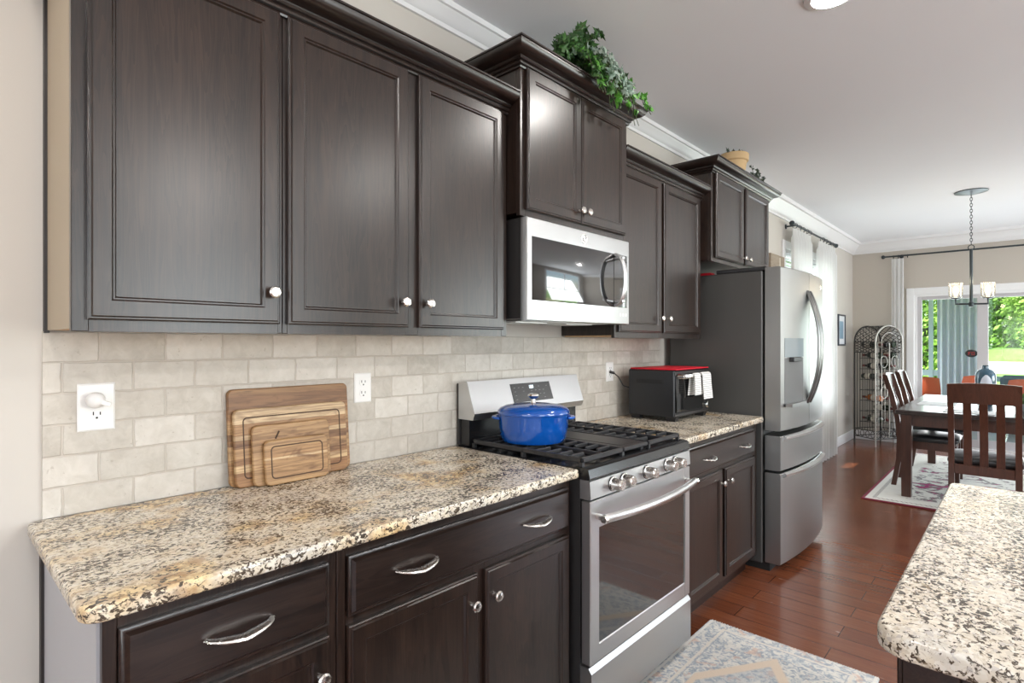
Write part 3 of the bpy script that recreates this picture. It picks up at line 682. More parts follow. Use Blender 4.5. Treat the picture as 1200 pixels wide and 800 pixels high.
# dispenser in the left door
dpy0, dpy1 = 3.455, 3.735
def patch(y0, y1, z0, z1, off, mat, nm, par, th=.004):
    Ys = [y0+(y1-y0)*i/6 for i in range(7)]
    mb = MB().loops([[(bulge(y)+off-th, y, z) for y in reversed(Ys)]+[(bulge(y)+off, y, z) for y in Ys] for z in (z0, z1)]); return mb.build(nm, mat, par)
dp = patch(dpy0, dpy1, 1.262, 1.375, .0022, pbr('dispenser_glass', (.26, .31, .33), .12), 'dispenser_panel', dl)
dp2 = patch(dpy0, dpy1, .985, 1.258, .0012, pbr('dispenser_well', (.13, .13, .13), .5, .2), 'dispenser_well', dl)
MB().box(.755, .785, dpy0+.06, dpy1-.06, 1.235, 1.262, .004).build('spout', m_blackpl, dp)
MB().prism([(dpy0-.004, .972), (dpy1+.004, .972), (dpy1+.004, .990), (dpy0-.004, .990)], 0, .755, .792).build('drip_tray', m_slate, dl)
MB().tube([(bulge(4.20)+.001, 4.20+.013*cos(a), 1.727+.013*sin(a)) for a in [2*pi*i/20 for i in range(20)]], .002, 6, True).build('emblem', m_chrome, dr2)

# ================================================================ THINGS ON COUNTERS AND RANGE
# dutch oven
PX_, PY_, PZ_ = .318, 1.700, .9495
po = thing('dutch_oven', 'cobalt blue enamelled dutch oven with lid on the left grate', 'pot', (PX_, PY_, PZ_), R(-47))
body = [(.0, .001), (.100, 0), (.114, .004), (.124, .020), (.131, .060), (.134, .104), (.136, .112), (.131, .113), (.127, .104), (.118, .03), (.10, .012), (.0, .010)]
MB().lathe(body, None, 40, 1.0, 1.06).build('body', m_blue, po)
lid = MB().lathe([(.0, .113), (.137, .113), (.1385, .118), (.137, .126), (.128, .136), (.108, .145), (.07, .151), (.03, .154), (.0, .1545)], None, 40, 1.0, 1.06).build('lid', m_blue, po)
MB().lathe([(.012, .153), (.009, .160), (.008, .170), (.020, .178), (.024, .184), (.022, .190), (.01, .193)], None, 20).build('knob', m_chrome, lid)
for s in (-1, 1):
    pts = [(.038*cos(a), s*(.136+.024*sin(a)), .098) for a in [pi*i/10 for i in range(11)]]
    MB().tube(pts, .0075, 8, flat=(1.5, .8)).build('handle', m_bluel, po)
# cutting boards, leaning on the tiles
BW = [(0, (.30, .17, .075)), (.10, (.42, .25, .115)), (.22, (.36, .20, .09)), (.34, (.50, .33, .17)), (.50, (.28, .15, .065)), (.62, (.46, .29, .14)), (.74, (.34, .19, .085)), (.86, (.24, .125, .055))]
BW2 = [(0, (.33, .18, .075)), (.12, (.30, .155, .065)), (.21, (.56, .40, .22)), (.30, (.28, .145, .06)), (.38, (.46, .28, .13)), (.50, (.24, .125, .055)), (.60, (.60, .44, .26)), (.66, (.38, .22, .10)), (.78, (.40, .23, .105)), (.80, (.62, .47, .29))]
BW3 = [(0, (.40, .25, .12)), (.25, (.44, .28, .14)), (.5, (.37, .22, .10)), (.75, (.42, .26, .125))]
BW4 = [(0, (.44, .28, .13)), (.10, (.38, .23, .105)), (.55, (.62, .46, .27)), (.59, (.40, .24, .11)), (.80, (.43, .27, .13))]
def rrect(w, h, r, ins=0):
    pts = []
    for cx, cy, a0 in ((r, r, pi), (w-r, r, 1.5*pi), (w-r, h-r, 0), (r, h-r, .5*pi)):
        for k in range(6):
            an = a0+k*pi/10; pts.append((cx+(r-ins)*cos(an), cy+(r-ins)*sin(an)))
    return pts
def board(label, x, y, w, h, t, tilt, mat, groove=None, notch=None, r=.018):
    o = thing('cutting_board', label, 'cutting board', (x, y, .9145), 0, 'wooden cutting boards leaning on the tiles'); o.rotation_euler = (0, -tilt, 0)
    mb = MB().loops([[(xx, yy, zz) for yy, zz in rrect(w, h, r, i)] for i, xx in ((.003, 0), (0, .003), (0, t-.003), (.003, t))])
    mb.build('board', mat, o)
    if groove:
        g = MB(); m_ = groove; q = rrect(w-2*m_, h-2*m_, .012)
        g.tube([(t-.0004, yy+m_, zz+m_) for yy, zz in q], .0022, 6, True); g.build('juice_groove', pbr('groove_dark', (.06, .028, .012), .6), o)
    if notch:
        g = MB().tube([(t-.0003, notch[0]+.012*u, notch[1]+.022*u) for u in (-.5, 0, .5)], .0028, 6); g.build('finger_slot', pbr('slot_brown', (.05, .024, .01), .6), o)
    return o
board('largest brown cutting board, rearmost of the four against the tiles', .036, .632, .398, .292, .018, R(5.0), boardmat('acacia_board', BW, scale=3.3, ofs=.1), None)
board('cutting board with a pale cream top stripe, just in front of the largest board', .058, .640, .368, .232, .018, R(5.2), boardmat('acacia_board_cream', BW2, scale=4.1, ofs=.03), .026)
board('plain mid-brown cutting board with angled finger slot, behind the smallest board', .080, .684, .250, .182, .015, R(5.4), boardmat('acacia_board_plain', BW3, scale=5), None, (.075, .148))
board('smallest cutting board with a grooved rim, frontmost of the four boards', .098, .712, .205, .136, .014, R(5.6), boardmat('acacia_board_small', BW4, scale=7.2), .020)
# outlets
def outlet(label, y0, y1, z0, z1, n=1, slots=True):
    o = thing('wall_outlet', label, 'outlet', (.0102, (y0+y1)/2, (z0+z1)/2)); hw, hh = (y1-y0)/2, (z1-z0)/2
    panel(MB(), -hw, hw, -hh, hh, 0, [(0, 0), (0, .003), (.004, .006), (.006, .006)]).build('cover_plate', m_white, o)
    for s in ((1, -1) if n == 2 else (-1,)):
        zc = s*.0195
        r = MB().loops([[(x, .017*cos(a)*(1 if abs(cos(a)) < .8 else .94), zc+.0145*sin(a)) for a in [2*pi*i/20 for i in range(20)]] for x in (.005, .0075)]).build('receptacle', m_white, o)
        sl = MB().box(.007, .0078, -.0085, -.0060, zc-.001, zc+.008).box(.007, .0078, .0060, .0085, zc-.001, zc+.007).lathe([(.0028, 0), (.0028, .0009)], AX((.007, 0, zc-.008), (1, 0, 0)), 10); sl.build('slots', m_slot, r)
    return o
outlet('white wall outlet at the left end of the tiles with a plug-in night light', .277, .357, 1.120, 1.243)
outlet('white duplex wall outlet right of the cutting boards', 1.068, 1.138, 1.131, 1.238, 2)
outlet('white wall outlet beside the toaster oven with a black plug', 2.700, 2.772, 1.124, 1.234, 2)
nl = thing('night_light', 'white round plug-in night light in the left wall outlet', 'night light', (.017, .317, 1.199))
MB().lathe([(.012, 0), (.017, .006), (.0205, .016), (.0205, .026), (.016, .036), (.008, .041), (.002, .042)], AX((0, -.006, .002), (1, 0, 0)), 24).build('dome', m_white, nl)
MB().obox(Matrix.Translation((.030, .012, -.006)) @ Matrix.Rotation(R(-22), 4, 'X'), -.026, .014, -.011, .011, -.006, .006, c=.002).build('sensor_arm', pbr('white_bright', (.88, .87, .84), .25), nl)
# toaster oven
ta = 0.0
to = thing('toaster_oven', 'black toaster oven with glass door and silver handle on the right countertop', 'toaster oven', (.240, 3.02, .9143), ta)
tb = MB().box(-.145, .140, -.215, .215, .022, .282, .006); tb.build('case', m_toast, to)
ft = MB()
for x in (-.11, .11):
    for y in (-.18, .18): MB().loops([[(x+a*k, y+b*k, z) for a, b in ((-.03, -.02), (.03, -.02), (.03, .02), (-.03, .02))] for z, k in ((0, .8), (.024, 1.1))]).build('foot', m_blackpl, to)
vs = MB()
for i in range(22): vs.box(-.09+i*.0078, -.087+i*.0078, -.2162, -.2148, .205, .228)
vs.build('side_vents', m_slot, to)
MB().box(.138, .146, -.213, .213, .252, .276, .002).box(.138, .146, -.213, .213, .028, .045, .002).box(.138, .145, .125, .213, .04, .23, .002).build('front_trim', m_mwside, to)
td = MB().box(.140, .150, -.205, .145, .050, .250, .003).build('door', pbr('toaster_glass', (.01, .01, .01), .06, 0, .8), to)
MB().tube([(.150, -.19, .248), (.182, -.185, .250), (.184, -.18, .250), (.184, .13, .250), (.182, .135, .250), (.150, .14, .248)], .009, 8, flat=(1, 1.5)).build('handle', m_chrome, td)
for z in (.070, .125, .18): MB().lathe([(.020, 0), (.019, .018), (.015, .021)], AX((.145, .168, z), (1, 0, 0)), 18).build('knob', m_chrome, to)
cord = MB().tube([(-.145, -.19, .17), (-.17, -.23, .185), (-.19, -.25, .235), (-.205, -.272, .258)], .0035, 8).tube([(-.205, -.272, .258), (-.222, -.292, .266)], .008, 8).build('power_cord', m_blackpl, to)
mt = MB().obox(Matrix.Translation((.240, 3.02, .9143)) @ Matrix.Rotation(ta, 4, 'Z'), -.135, .150, -.212, .212, .2825, .2900, c=.003)
tag(mt.build('heat_mat', m_red), 'flat red mat lying on top of the toaster oven', 'mat')
# striped towel over the handle
def towelmat():
    m, nt, p = M_('striped_towel'); g = NT(nt); X, Y, Z = g.sep(g.co()); s = g.math('SINE', g.math('MULTIPLY', Z, 520.0))
    g.l(g.ramp(s, [(.15, (.78, .77, .75)), (.75, (.42, .42, .42))]), p.inputs['Base Color']); p.inputs['Roughness'].default_value = .95; return m
m_towel = towelmat()
tw = MB(); prof = [(.1545, .112), (.158, .14), (.160, .19), (.166, .222), (.173, .238), (.184, .2435), (.195, .238), (.200, .224), (.202, .18), (.206, .13), (.209, .092)]
def strip(ya, yb, prof, th=.004, wav=.003, n=8):
    mb = MB(); L = []
    for j in range(n+1):
        y = ya+(yb-ya)*j/n; w_ = wav*sin(j*1.7)
        out = [(x+w_*abs(z-.235)*8, y, z) for x, z in prof]; inn = []
        for i, (x, z) in enumerate(prof):
            a = prof[max(i-1, 0)]; b = prof[min(i+1, len(prof)-1)]; dx, dz = b[0]-a[0], b[1]-a[1]; l = math.hypot(dx, dz) or 1
            inn.append((x+dz/l*th+w_*abs(z-.235)*8, y, z-dx/l*th))
        L.append(out+inn[::-1])
    return mb.loops(L)
tw = strip(.015, .125, [(x, z+.022) for x, z in prof])
Mt = Matrix.Translation((.240, 3.02, .9143)) @ Matrix.Rotation(ta, 4, 'Z')
o = tw.build('dish_towel', m_towel); o.matrix_world = Mt; tag(o, 'grey and white striped dish towel hanging over the front of the toaster oven handle', 'towel')
tw2 = strip(-.085, -.01, [(x, z+.022) for x, z in [(.1550, .118), (.159, .16), (.162, .19), (.166, .222), (.173, .238), (.184, .2425), (.194, .238), (.198, .224), (.200, .19), (.201, .15), (.200, .12)]], wav=.004)
o = tw2.build('dish_towel', m_towel); o.matrix_world = Mt; tag(o, 'second folded striped towel on the toaster oven handle, nearer the range', 'towel')
# ---------------- plants on the cabinets
def ivy_leaf(mb, pos, nrm, upv, s):
    n = Vector(nrm).normalized(); u = Vector(upv); u = (u-n*u.dot(n)); 
    if u.length < 1e-3: u = n.orthogonal()
    u.normalize(); r = u.cross(n); P = Vector(pos)
    out = [(0, -.15), (.28, -.38), (.55, -.12), (.34, .10), (.52, .40), (.22, .38), (0, 1.0)]
    pts = out+[(-a, b) for a, b in out[-2:0:-1]]
    vs = [P+n*s*.12]+[P+r*(a*s)+u*(b*s)+n*(-abs(a)*s*.25) for a, b in pts]; k = len(pts)
    mb.add(vs, [(0, 1+i, 1+(i+1) % k) for i in range(k)])
def rv(rn, k=1): return Vector((rn.uniform(-k, k), rn.uniform(-k, k), rn.uniform(-k, k)))
iv = thing('ivy_plant', 'trailing green ivy spilling over the crown of the cabinet above the microwave', 'plant', (.30, 1.90, 2.452))
rn = random.Random(11); L1, L2, L3, ST = MB(), MB(), MB(), MB()
def vine(pts, nl, mbL, s0, s1, spread=.03, lo=.12):
    P = [Vector(p) for p in pts]; Q = []
    for i in range(len(P)-1):
        for k in range(6): Q.append(P[i].lerp(P[i+1], k/6)+rv(rn, .004))
    Q.append(P[-1])
    for q in Q:
        if q.x < .178: q.z = max(q.z, .006)
    ST.tube(Q, .0018, 5)
    for _ in range(nl):
        q = Q[int(rn.uniform(lo, 1)*(len(Q)-1))]; d = rv(rn).normalized(); d.x = abs(d.x)*.8+.1; d.z = abs(d.z)*.5
        q = q+d*rn.uniform(.006, spread)
        if q.x < .19: q.z = max(q.z, .03)
        ivy_leaf(mbL, q, d+rv(rn, .35), Vector((rn.uniform(-.6, .6), rn.uniform(-.8, .8), rn.uniform(-1, .15) if q.x > .2 else rn.uniform(-.2, .6))), rn.uniform(s0, s1))
for i in range(46):                                   # bushy mound leaning out over the crown
    u = rn.uniform(-1, 1); h = (.235-.12*abs(u)**1.5)*rn.uniform(.45, 1); w = .03+u*.19
    vine([(0, 0, .0), (.05, w*.5, h*.7), (.10+.07*rn.random(), w, h)], 13, L1, .024, .042, .035, .35)
for i in range(26):                                   # over the crown to the right
    y = rn.uniform(-.06, .27); vine([(0, .02, .01), (.10, y*.7, .10+.06*rn.random()), (.180, y, .05), (.205, y+rn.uniform(0, .06), rn.uniform(-.15, -.03)*(.5 if y < 0 else 1))], 14, L1 if i % 3 else L3, .018, .032, .03, .3)
for i in range(10):
    y = .04+i*.022; vine([(0, .06, .01), (.12, y*.8, .13), (.195, y, .11-.008*i), (.215, y+.03, -.05)], 15, L2, .018, .034, .025, .3)
vine([(0, .05, .01), (.10, .28, .05), (.180, .38, .02), (.200, .43, -.04)], 18, L3, .022, .034, .02, .6)
vine([(0, -.02, .01), (.10, -.12, .09), (.15, -.17, .08), (.17, -.19, .06)], 18, L1, .02, .032, .03, .4)
L1.build('dark_leaves', m_ivy, iv, normals=False); L2.build('variegated_leaves', m_ivyv, iv, normals=False); L3.build('bright_leaves', m_ivyb, iv, normals=False); ST.build('vines', m_stem, iv)
tp = thing('clay_pot', 'tan clay flower pot with leaf tips, on the cabinet above the refrigerator', 'pot', (.32, 3.80, 2.4525))
MB().lathe([(.0, 0), (.062, 0), (.066, .004), (.084, .125), (.092, .127), (.096, .132), (.098, .172), (.094, .176), (.088, .172), (.082, .130), (.0, .128)], None, 28).build('pot', m_terra, tp)
MB().lathe([(.0, .128), (.082, .1285), (.083, .150), (.0, .156)], None, 20).build('soil', pbr('soil', (.03, .02, .012), .9), tp)
lf = MB(); st = MB()
for i in range(9):
    a = i*.72; b = .065; st.tube([(b*cos(a)*.6, b*sin(a)*.6, .15), (b*cos(a), b*sin(a), .185)], .002, 5); ivy_leaf(lf, (b*cos(a), b*sin(a), .185), (cos(a), sin(a), .6), (0, 0, 1), .024)
st.tube([(0, -.06, .15), (.01, -.11, .185), (.01, -.125, .19)], .002, 5); ivy_leaf(lf, (.01, -.12, .175), (1, -.3, .3), (0, -.6, 1), .03)
lf.build('leaves', m_sprig, tp, normals=False); st.build('stems', m_stem, tp)
sp = thing('sprig_plant', 'dusty dark green artificial sprig beside the clay pot', 'plant', (.38, 4.06, 2.4525))
lf = MB(); st = MB(); rn2 = random.Random(5)
for i in range(16):
    a = rn2.uniform(0, 2*pi); h = rn2.uniform(.05, .18); w = rn2.uniform(.02, .10); p1 = Vector((w*.4*cos(a), w*sin(a)+.03, h)); st.tube([(0, 0, 0), tuple(p1*.6+Vector((0, 0, .01))), tuple(p1)], .0018, 5)
    for k in range(9):
        q = p1*rn2.uniform(.35, 1); ivy_leaf(lf, q+rv(rn2, .012), rv(rn2), rv(rn2), rn2.uniform(.012, .022))
lf.build('leaves', m_sprig, sp, normals=False); st.build('stems', m_stem, sp)
rp = MB().box(-.05, .05, -.04, .04, 0, .014, .006).box(-.03, .04, -.03, .035, .014, .022, .006).build('folded_cloth', m_red, None, (.26, 3.50, 1.7765)); tag(rp, 'small red folded cloth on top of the refrigerator', 'cloth')

# ================================================================ RUG
kr = thing('kitchen_rug', 'faded blue and cream patterned runner rug on the kitchen floor', 'rug', (1.008, 1.78, .0005))
hx, hy = .345, .84
MB().loops([[(x, y, z) for x, y in rrect(2*hx-2*i, 2*hy-2*i, .006)] for i, z in ((0, 0), (0, .006), (.003, .008))]).build('pile', m_rug, kr)
for ch in kr.children:
    for v in ch.data.vertices: v.co.x -= hx; v.co.y -= hy
fr_ = MB(); rn3 = random.Random(2)
for s in (-1, 1):
    for i in range(90):
        x = -hx+.006+i*(2*hx-.012)/89; d = rn3.uniform(-.003, .003); fr_.tube([(x, s*(hy-.003), .004), (x+d, s*(hy+.012), .002)], .0014, 4)
fr_.build('fringe', pbr('fringe_cream', (.66, .63, .57), .95), kr)

# ================================================================ CEILING LIGHTS
for i, (x, y) in enumerate(CANS):
    nm = ['round white recessed ceiling light above the aisle at the top of the picture', 'round recessed ceiling light above the left countertop', 'round recessed ceiling light behind the camera on the cabinet side', 'round recessed ceiling light beyond the island', 'round recessed ceiling light over the near room', 'round recessed ceiling light at the rear of the near room', 'round recessed ceiling light beyond the dining table'][i]
    t = thing('recessed_light', nm, 'ceiling light', (x, y, CZ), 0, 'recessed ceiling lights')
    MB().lathe([(.072, -.012), (.098, -.006), (.100, -.0005), (.070, -.0005)], None, 32, ring=True).build('trim_ring', m_trim, t)
    MB().lathe([(.0, -.008), (.073, -.008), (.073, -.003), (.0, -.003)], None, 32).build('lens', m_lens, t)
    l = bpy.data.lights.new('recessed_lamp', 'AREA'); l.shape = 'DISK'; l.size = .14; l.energy = CAN_POWER*(.9, .75, 1, 1.6, 4.2, 1, 1)[i]; l.color = (1, .965, .92)
    lo = bpy.data.objects.new('recessed_lamp', l); COL.objects.link(lo); lo.location = (x, y, CZ-.010)

# ================================================================ DINING ROOM
def curtain(name, label, p0, p1, ztop, zbot, folds, amp, mat, group=None, flare=1.0):
    """pleated cloth hanging between two plan points"""
    a = Vector((*p0, 0)); b = Vector((*p1, 0)); d = b-a; L = d.length; d.normalize(); nrm = Vector((-d.y, d.x, 0)); n = folds*8
    o = thing(name, label, 'curtain', (a.x, a.y, zbot), 0, group); mb = MB(); Ls = []
    zs = [ztop, ztop-.06, ztop-.10, (ztop*2+zbot)/3, (ztop+2*zbot)/3, zbot]
    front = []; back = []
    for k, z in enumerate(zs):
        f = 1+(flare-1)*k/(len(zs)-1); row = []; row2 = []
        for i in range(n+1):
            t = i/n; am = amp*(.45 if k < 2 else 1.0); w_ = am*sin(t*folds*2*pi+.25*sin(k*1.9+i*.3))
            q = d*(t-.5)*L*f+d*L/2+nrm*w_; row.append((q.x, q.y, z-zbot)); q2 = q+nrm*.0025; row2.append((q2.x, q2.y, z-zbot))
        front.append(row); back.append(row2)
    Ls = [[*fr, *bk[::-1]] for fr, bk in zip(front, back)]
    mb.loops(Ls).build('cloth', mat, o, sharp=60); return o
def rod(name, label, a, b, r=.011, dirv=None, wall=None, rings=()):
    o = thing(name, label, 'curtain rod', a); A = Vector((0, 0, 0)); B = Vector(b)-Vector(a)
    MB().tube([A, B], r, 10).build('pole', m_darkmetal, o)
    for e, s in ((A, -1), (B, 1)):
        MB().lathe([(.008, 0), (.014, .004), (.010, .012), (.022, .026), (.026, .040), (.020, .054), (.005, .060)], AX(e, (B-A)*s), 14).build('finial', m_darkmetal, o)
    for t in (.06, .94):
        q = A.lerp(B, t); w_ = Vector(wall); MB().tube([q, q+w_], .008, 8).lathe([(.025, 0), (.025, .008), (.01, .012)], AX(q+w_*.995, tuple(-w_)), 12).build('bracket', m_darkmetal, o)
    for t in rings:
        q = A.lerp(B, t); ax = (B-A).normalized(); n1 = Vector((0, 0, 1)); n2 = ax.cross(n1)
        MB().tube([q+n1*(.024*cos(u)-.010)+n2*(.024*sin(u)) for u in [2*pi*i/14 for i in range(14)]], .003, 6, True).build('ring', m_darkmetal, o)
    return o
rod('curtain_rod', 'short dark curtain rod above the window in the left wall', (.10, 5.90, 2.525), (.10, 7.56, 2.525), wall=(-.099, 0, 0), rings=(.04, .12, .20, .28, .34, .66, .74, .82, .90, .97))
rod('curtain_rod', 'long dark curtain rod above the sliding glass door', (.415, 8.91, 2.505), (3.0, 8.91, 2.505), wall=(0, .089, 0), rings=(.03, .05, .07, .09))
curtain('curtain', 'white sheer curtain behind the refrigerator, near side of the left window', (.10, 5.92), (.10, 6.50), 2.49, .01, 6, .030, m_curtain, 'white curtains')
curtain('curtain', 'white floor-length curtain on the far side of the left window', (.10, 6.86), (.10, 7.52), 2.49, .01, 6, .034, m_curtain, 'white curtains', 1.12)
curtain('curtain', 'narrow white curtain hanging left of the sliding glass door', (.47, 8.91), (.605, 8.91), 2.47, .01, 3, .012, m_curtain, 'white curtains')
# pictures
wp = thing('wall_art', 'unframed brown wall art beside the over-refrigerator cabinet', 'picture', (.0, 5.70, 1.78))
MB().box(.001, .02, -.20, .20, 0, .42, .002).build('panel', wood('driftwood_print', (.22, .17, .12), (.36, .29, .22), .7, (30, 3, 30)), wp)
MB().box(.02, .0206, .05, .075, .30, .40).build('motif', pbr('motif_cream', (.66, .60, .50), .7), wp)
fp = thing('framed_picture', 'small dark-framed blue picture on the wall behind the wine rack', 'picture', (.0, 8.30, 1.31))
MB().box(.001, .022, -.185, -.165, 0, .41, .003).box(.001, .022, .165, .185, 0, .41, .003).box(.001, .022, -.165, .165, 0, .02, .003).box(.001, .022, -.165, .165, .39, .41, .003).build('frame', pbr('frame_navy', (.03, .035, .05), .4), fp)
MB().box(.001, .010, -.166, .166, .019, .391).build('mat_board', pbr('mat_white', (.72, .74, .76), .6), fp)
MB().box(.010, .0115, -.10, .10, .09, .32).build('print', plaster('print_blue', (.22, .34, .44), .5), fp)
# wine rack
wk = thing('wine_rack', 'arched wrought iron wine rack with lattice top in the dining corner', 'wine rack', (.37, 8.42, 0), math.atan2(.82, .57))
WW, WD, WS = .42, .33, 1.36          # local: x along the front, y = depth to the rear
def arch(y, x0=0, x1=WW, zs=WS, n=18, z0=0):
    r = (x1-x0)/2; return [(x0, y, z0), (x0, y, zs*.5)]+[(x0+r-r*cos(pi*i/n), y, zs+r*sin(pi*i/n)) for i in range(n+1)]+[(x1, y, zs*.5), (x1, y, z0)]
MB().tube(arch(0), .010, 8).build('front_arch', m_ironl, wk); MB().tube(arch(WD), .010, 8).build('rear_arch', m_iron2, wk)
MB().tube(arch(-.004, .09, WW-.09, 1.36, z0=1.10)[1:-1], .005, 6).tube([(.09, -.004, 1.0), (.09, -.004, 1.36)], .005, 6).tube([(WW-.09, -.004, 1.0), (WW-.09, -.004, 1.36)], .005, 6).build('inner_arch', m_ironl, wk)
lt = MB(); r = WW/2; NA = 12; ND = 4                                # diamond lattice over the barrel top
for k in range(-ND, NA+1):
    for s in (1, -1):
        pts = []
        for j in range(ND+1):
            i = k+j if s == 1 else k+ND-j
            if 0 <= i <= NA: pts.append((r-r*cos(pi*i/NA), WD*j/ND, WS+r*sin(pi*i/NA)))
        if len(pts) > 1: lt.tube(pts, .0042, 5)
for s_ in (0, WW):
    for k in range(-3, 5):
        pts = [(s_, WD*j/ND, WS-.14+.14*(k+j)/4) for j in range(ND+1) if 0 <= k+j <= 4]
        pts2 = [(s_, WD*(ND-j)/ND, WS-.14+.14*(k+j)/4) for j in range(ND+1) if 0 <= k+j <= 4]
        for q in (pts, pts2):
            if len(q) > 1: lt.tube(q, .0042, 5)
lt.build('lattice_top', m_iron2, wk)
sb = MB()
for s_ in (0, WW):
    for z in (.10, .20, WS-.14, WS): sb.tube([(s_, 0, z), (s_, WD, z)], .006, 6)
    for j in range(1, 8): sb.tube([(s_, WD*j/8, .20), (s_, WD*j/8, WS-.14)], .003, 5)
    for j in range(4): sb.tube([(s_, WD*(j+.5)/4+.03*cos(u), .15+.04*sin(u)) for u in [2*pi*i/12 for i in range(12)]], .004, 5, True)
sb.build('side_bars', m_iron2, wk)
fb = MB()
for z in (.10, .20): fb.tube([(0, 0, z), (WW, 0, z)], .007, 6); fb.tube([(0, WD, z), (WW, WD, z)], .006, 6)
for j in range(1, 9): fb.tube([(WW*j/9, WD, .20), (WW*j/9, WD, WS+math.sqrt(max(0, r*r-(WW*j/9-r)**2)))], .003, 5)
for j in range(5): fb.tube([(WW*(j+.5)/5+.03*cos(u), 0, .15+.04*sin(u)) for u in [2*pi*i/12 for i in range(12)]], .004, 5, True)
fb.build('back_bars', m_iron2, wk)
dq = MB()
for x in (.03, WW-.03, WW/2-.004, WW/2+.004): dq.tube([(x, -.006, .11), (x, -.006, 1.34)], .004, 6)
for j in range(1, 9):
    if j not in (4, 5): dq.tube([(WW*j/9, -.006, .24), (WW*j/9, -.006, 1.02)], .0026, 5)
for zc in (.70, 1.10):
    for s in (-1, 1): dq.tube([(WW/2+s*(.085+.055*cos(u)), -.006, zc+.075*sin(u)) for u in [2*pi*i/16 for i in range(16)]], .004, 5, True)
dq.build('scroll_doors', m_ironl, wk)
shf = [.30, .44, .58, .72, .86, 1.00, 1.14, 1.28]
for z in shf:
    s1 = MB()
    for y in (.05, .24): s1.tube([(0, y, z), (WW, y, z)], .004, 5)
    for x in (.05, .15, .25, .35): s1.tube([(x, .02, z), (x, .28, z)], .003, 5)
    s1.build('shelf', m_iron2, wk)
BOT = [(.0, 0), (.036, .001), (.038, .006), (.038, .17), (.034, .195), (.017, .220), (.0145, .232), (.0145, .275), (.016, .277), (.016, .288), (.0, .289)]
Mwk = Matrix.Translation((.37, 8.42, 0)) @ Matrix.Rotation(math.atan2(.82, .57), 4, 'Z')
protos = {}
def bottle(lx, z, kind, label, flip=False):
    mat = {'g': m_bottle, 'a': m_amber, 'd': m_black}[kind]
    loc = Mwk @ Vector((lx, .29 if flip else .005, z+.0435)); dirv = Mwk.to_3x3() @ Vector((0, -1 if flip else 1, 0)); q = Vector(dirv).to_track_quat('Z', 'Y')
    if kind in protos: o = dup(protos[kind], loc, None, label)
    else:
        o = thing('wine_bottle', label, 'bottle', loc, 0, 'wine bottles in the rack'); MB().lathe(BOT, None, 18).build('glass', mat, o)
        MB().lathe([(.0384, .05), (.0386, .052), (.0386, .13), (.0384, .132)], None, 18).build('label', m_label, o); MB().lathe([(.0150, .238), (.0152, .24), (.0165, .276), (.0165, .2885), (.0, .2895)], None, 12).build('foil_cap', m_foil, o)
        protos[kind] = o
    o.rotation_mode = 'QUATERNION'; o.rotation_quaternion = q; return o
RN = ['lowest', 'second lowest', 'third lowest', 'fourth lowest', 'fifth lowest', 'third highest', 'second highest', 'top']
for i, (lx, k, kind, fl) in enumerate([(.10, 0, 'g', 0), (.20, 0, 'd', 1), (.30, 1, 'g', 1), (.10, 2, 'a', 0), (.20, 2, 'g', 1), (.30, 3, 'd', 0), (.10, 4, 'g', 1), (.20, 4, 'g', 0), (.30, 4, 'g', 1), (.10, 5, 'd', 0), (.30, 5, 'g', 1), (.10, 6, 'g', 0), (.20, 6, 'a', 1), (.30, 6, 'g', 0), (.10, 7, 'g', 1), (.20, 7, 'd', 0), (.30, 7, 'g', 0)]):
    side = {.10: 'left', .20: 'middle', .30: 'right'}[lx]; colr = {'g': 'dark green', 'a': 'amber', 'd': 'black'}[kind]
    bottle(lx, shf[k], kind, '%s wine bottle lying %s on the %s row of the wine rack' % (colr, side, RN[k]), fl)
# rug, table
m_rug2 = rug2mat('damask_rug', .95, 1.36)
dr_ = MB().box(-.95, .95, -1.36, 1.36, 0, .010, .004).build('dining_rug', m_rug2, None, (1.69, 6.91, .0005)); tag(dr_, 'cream rug with plum and grey blotches and a dark red edge under the dining table', 'rug')
tbl = thing('dining_table', 'long dark cherry wood dining table with square legs', 'table', (.95, 5.80, .0108))
TW, TL = 1.02, 1.95
MB().box(0, TW, 0, TL, .716, .754, .006).build('tabletop', m_tabletop, tbl)
MB().box(.07, TW-.07, .07, .095, .615, .716).box(.07, TW-.07, TL-.095, TL-.07, .615, .716).box(.07, .095, .095, TL-.095, .615, .716).box(TW-.095, TW-.07, .095, TL-.095, .615, .716).build('apron', m_cherry, tbl)
for x in (.035, TW-.115):
    for y in (.035, TL-.115):
        MB().loops([[(x+.04+a*k, y+.04+b*k, z) for a, b in ((-.04, -.04), (.04, -.04), (.04, .04), (-.04, .04))] for z, k in ((0, .85), (.60, 1), (.716, 1))]).build('leg', m_cherry, tbl)
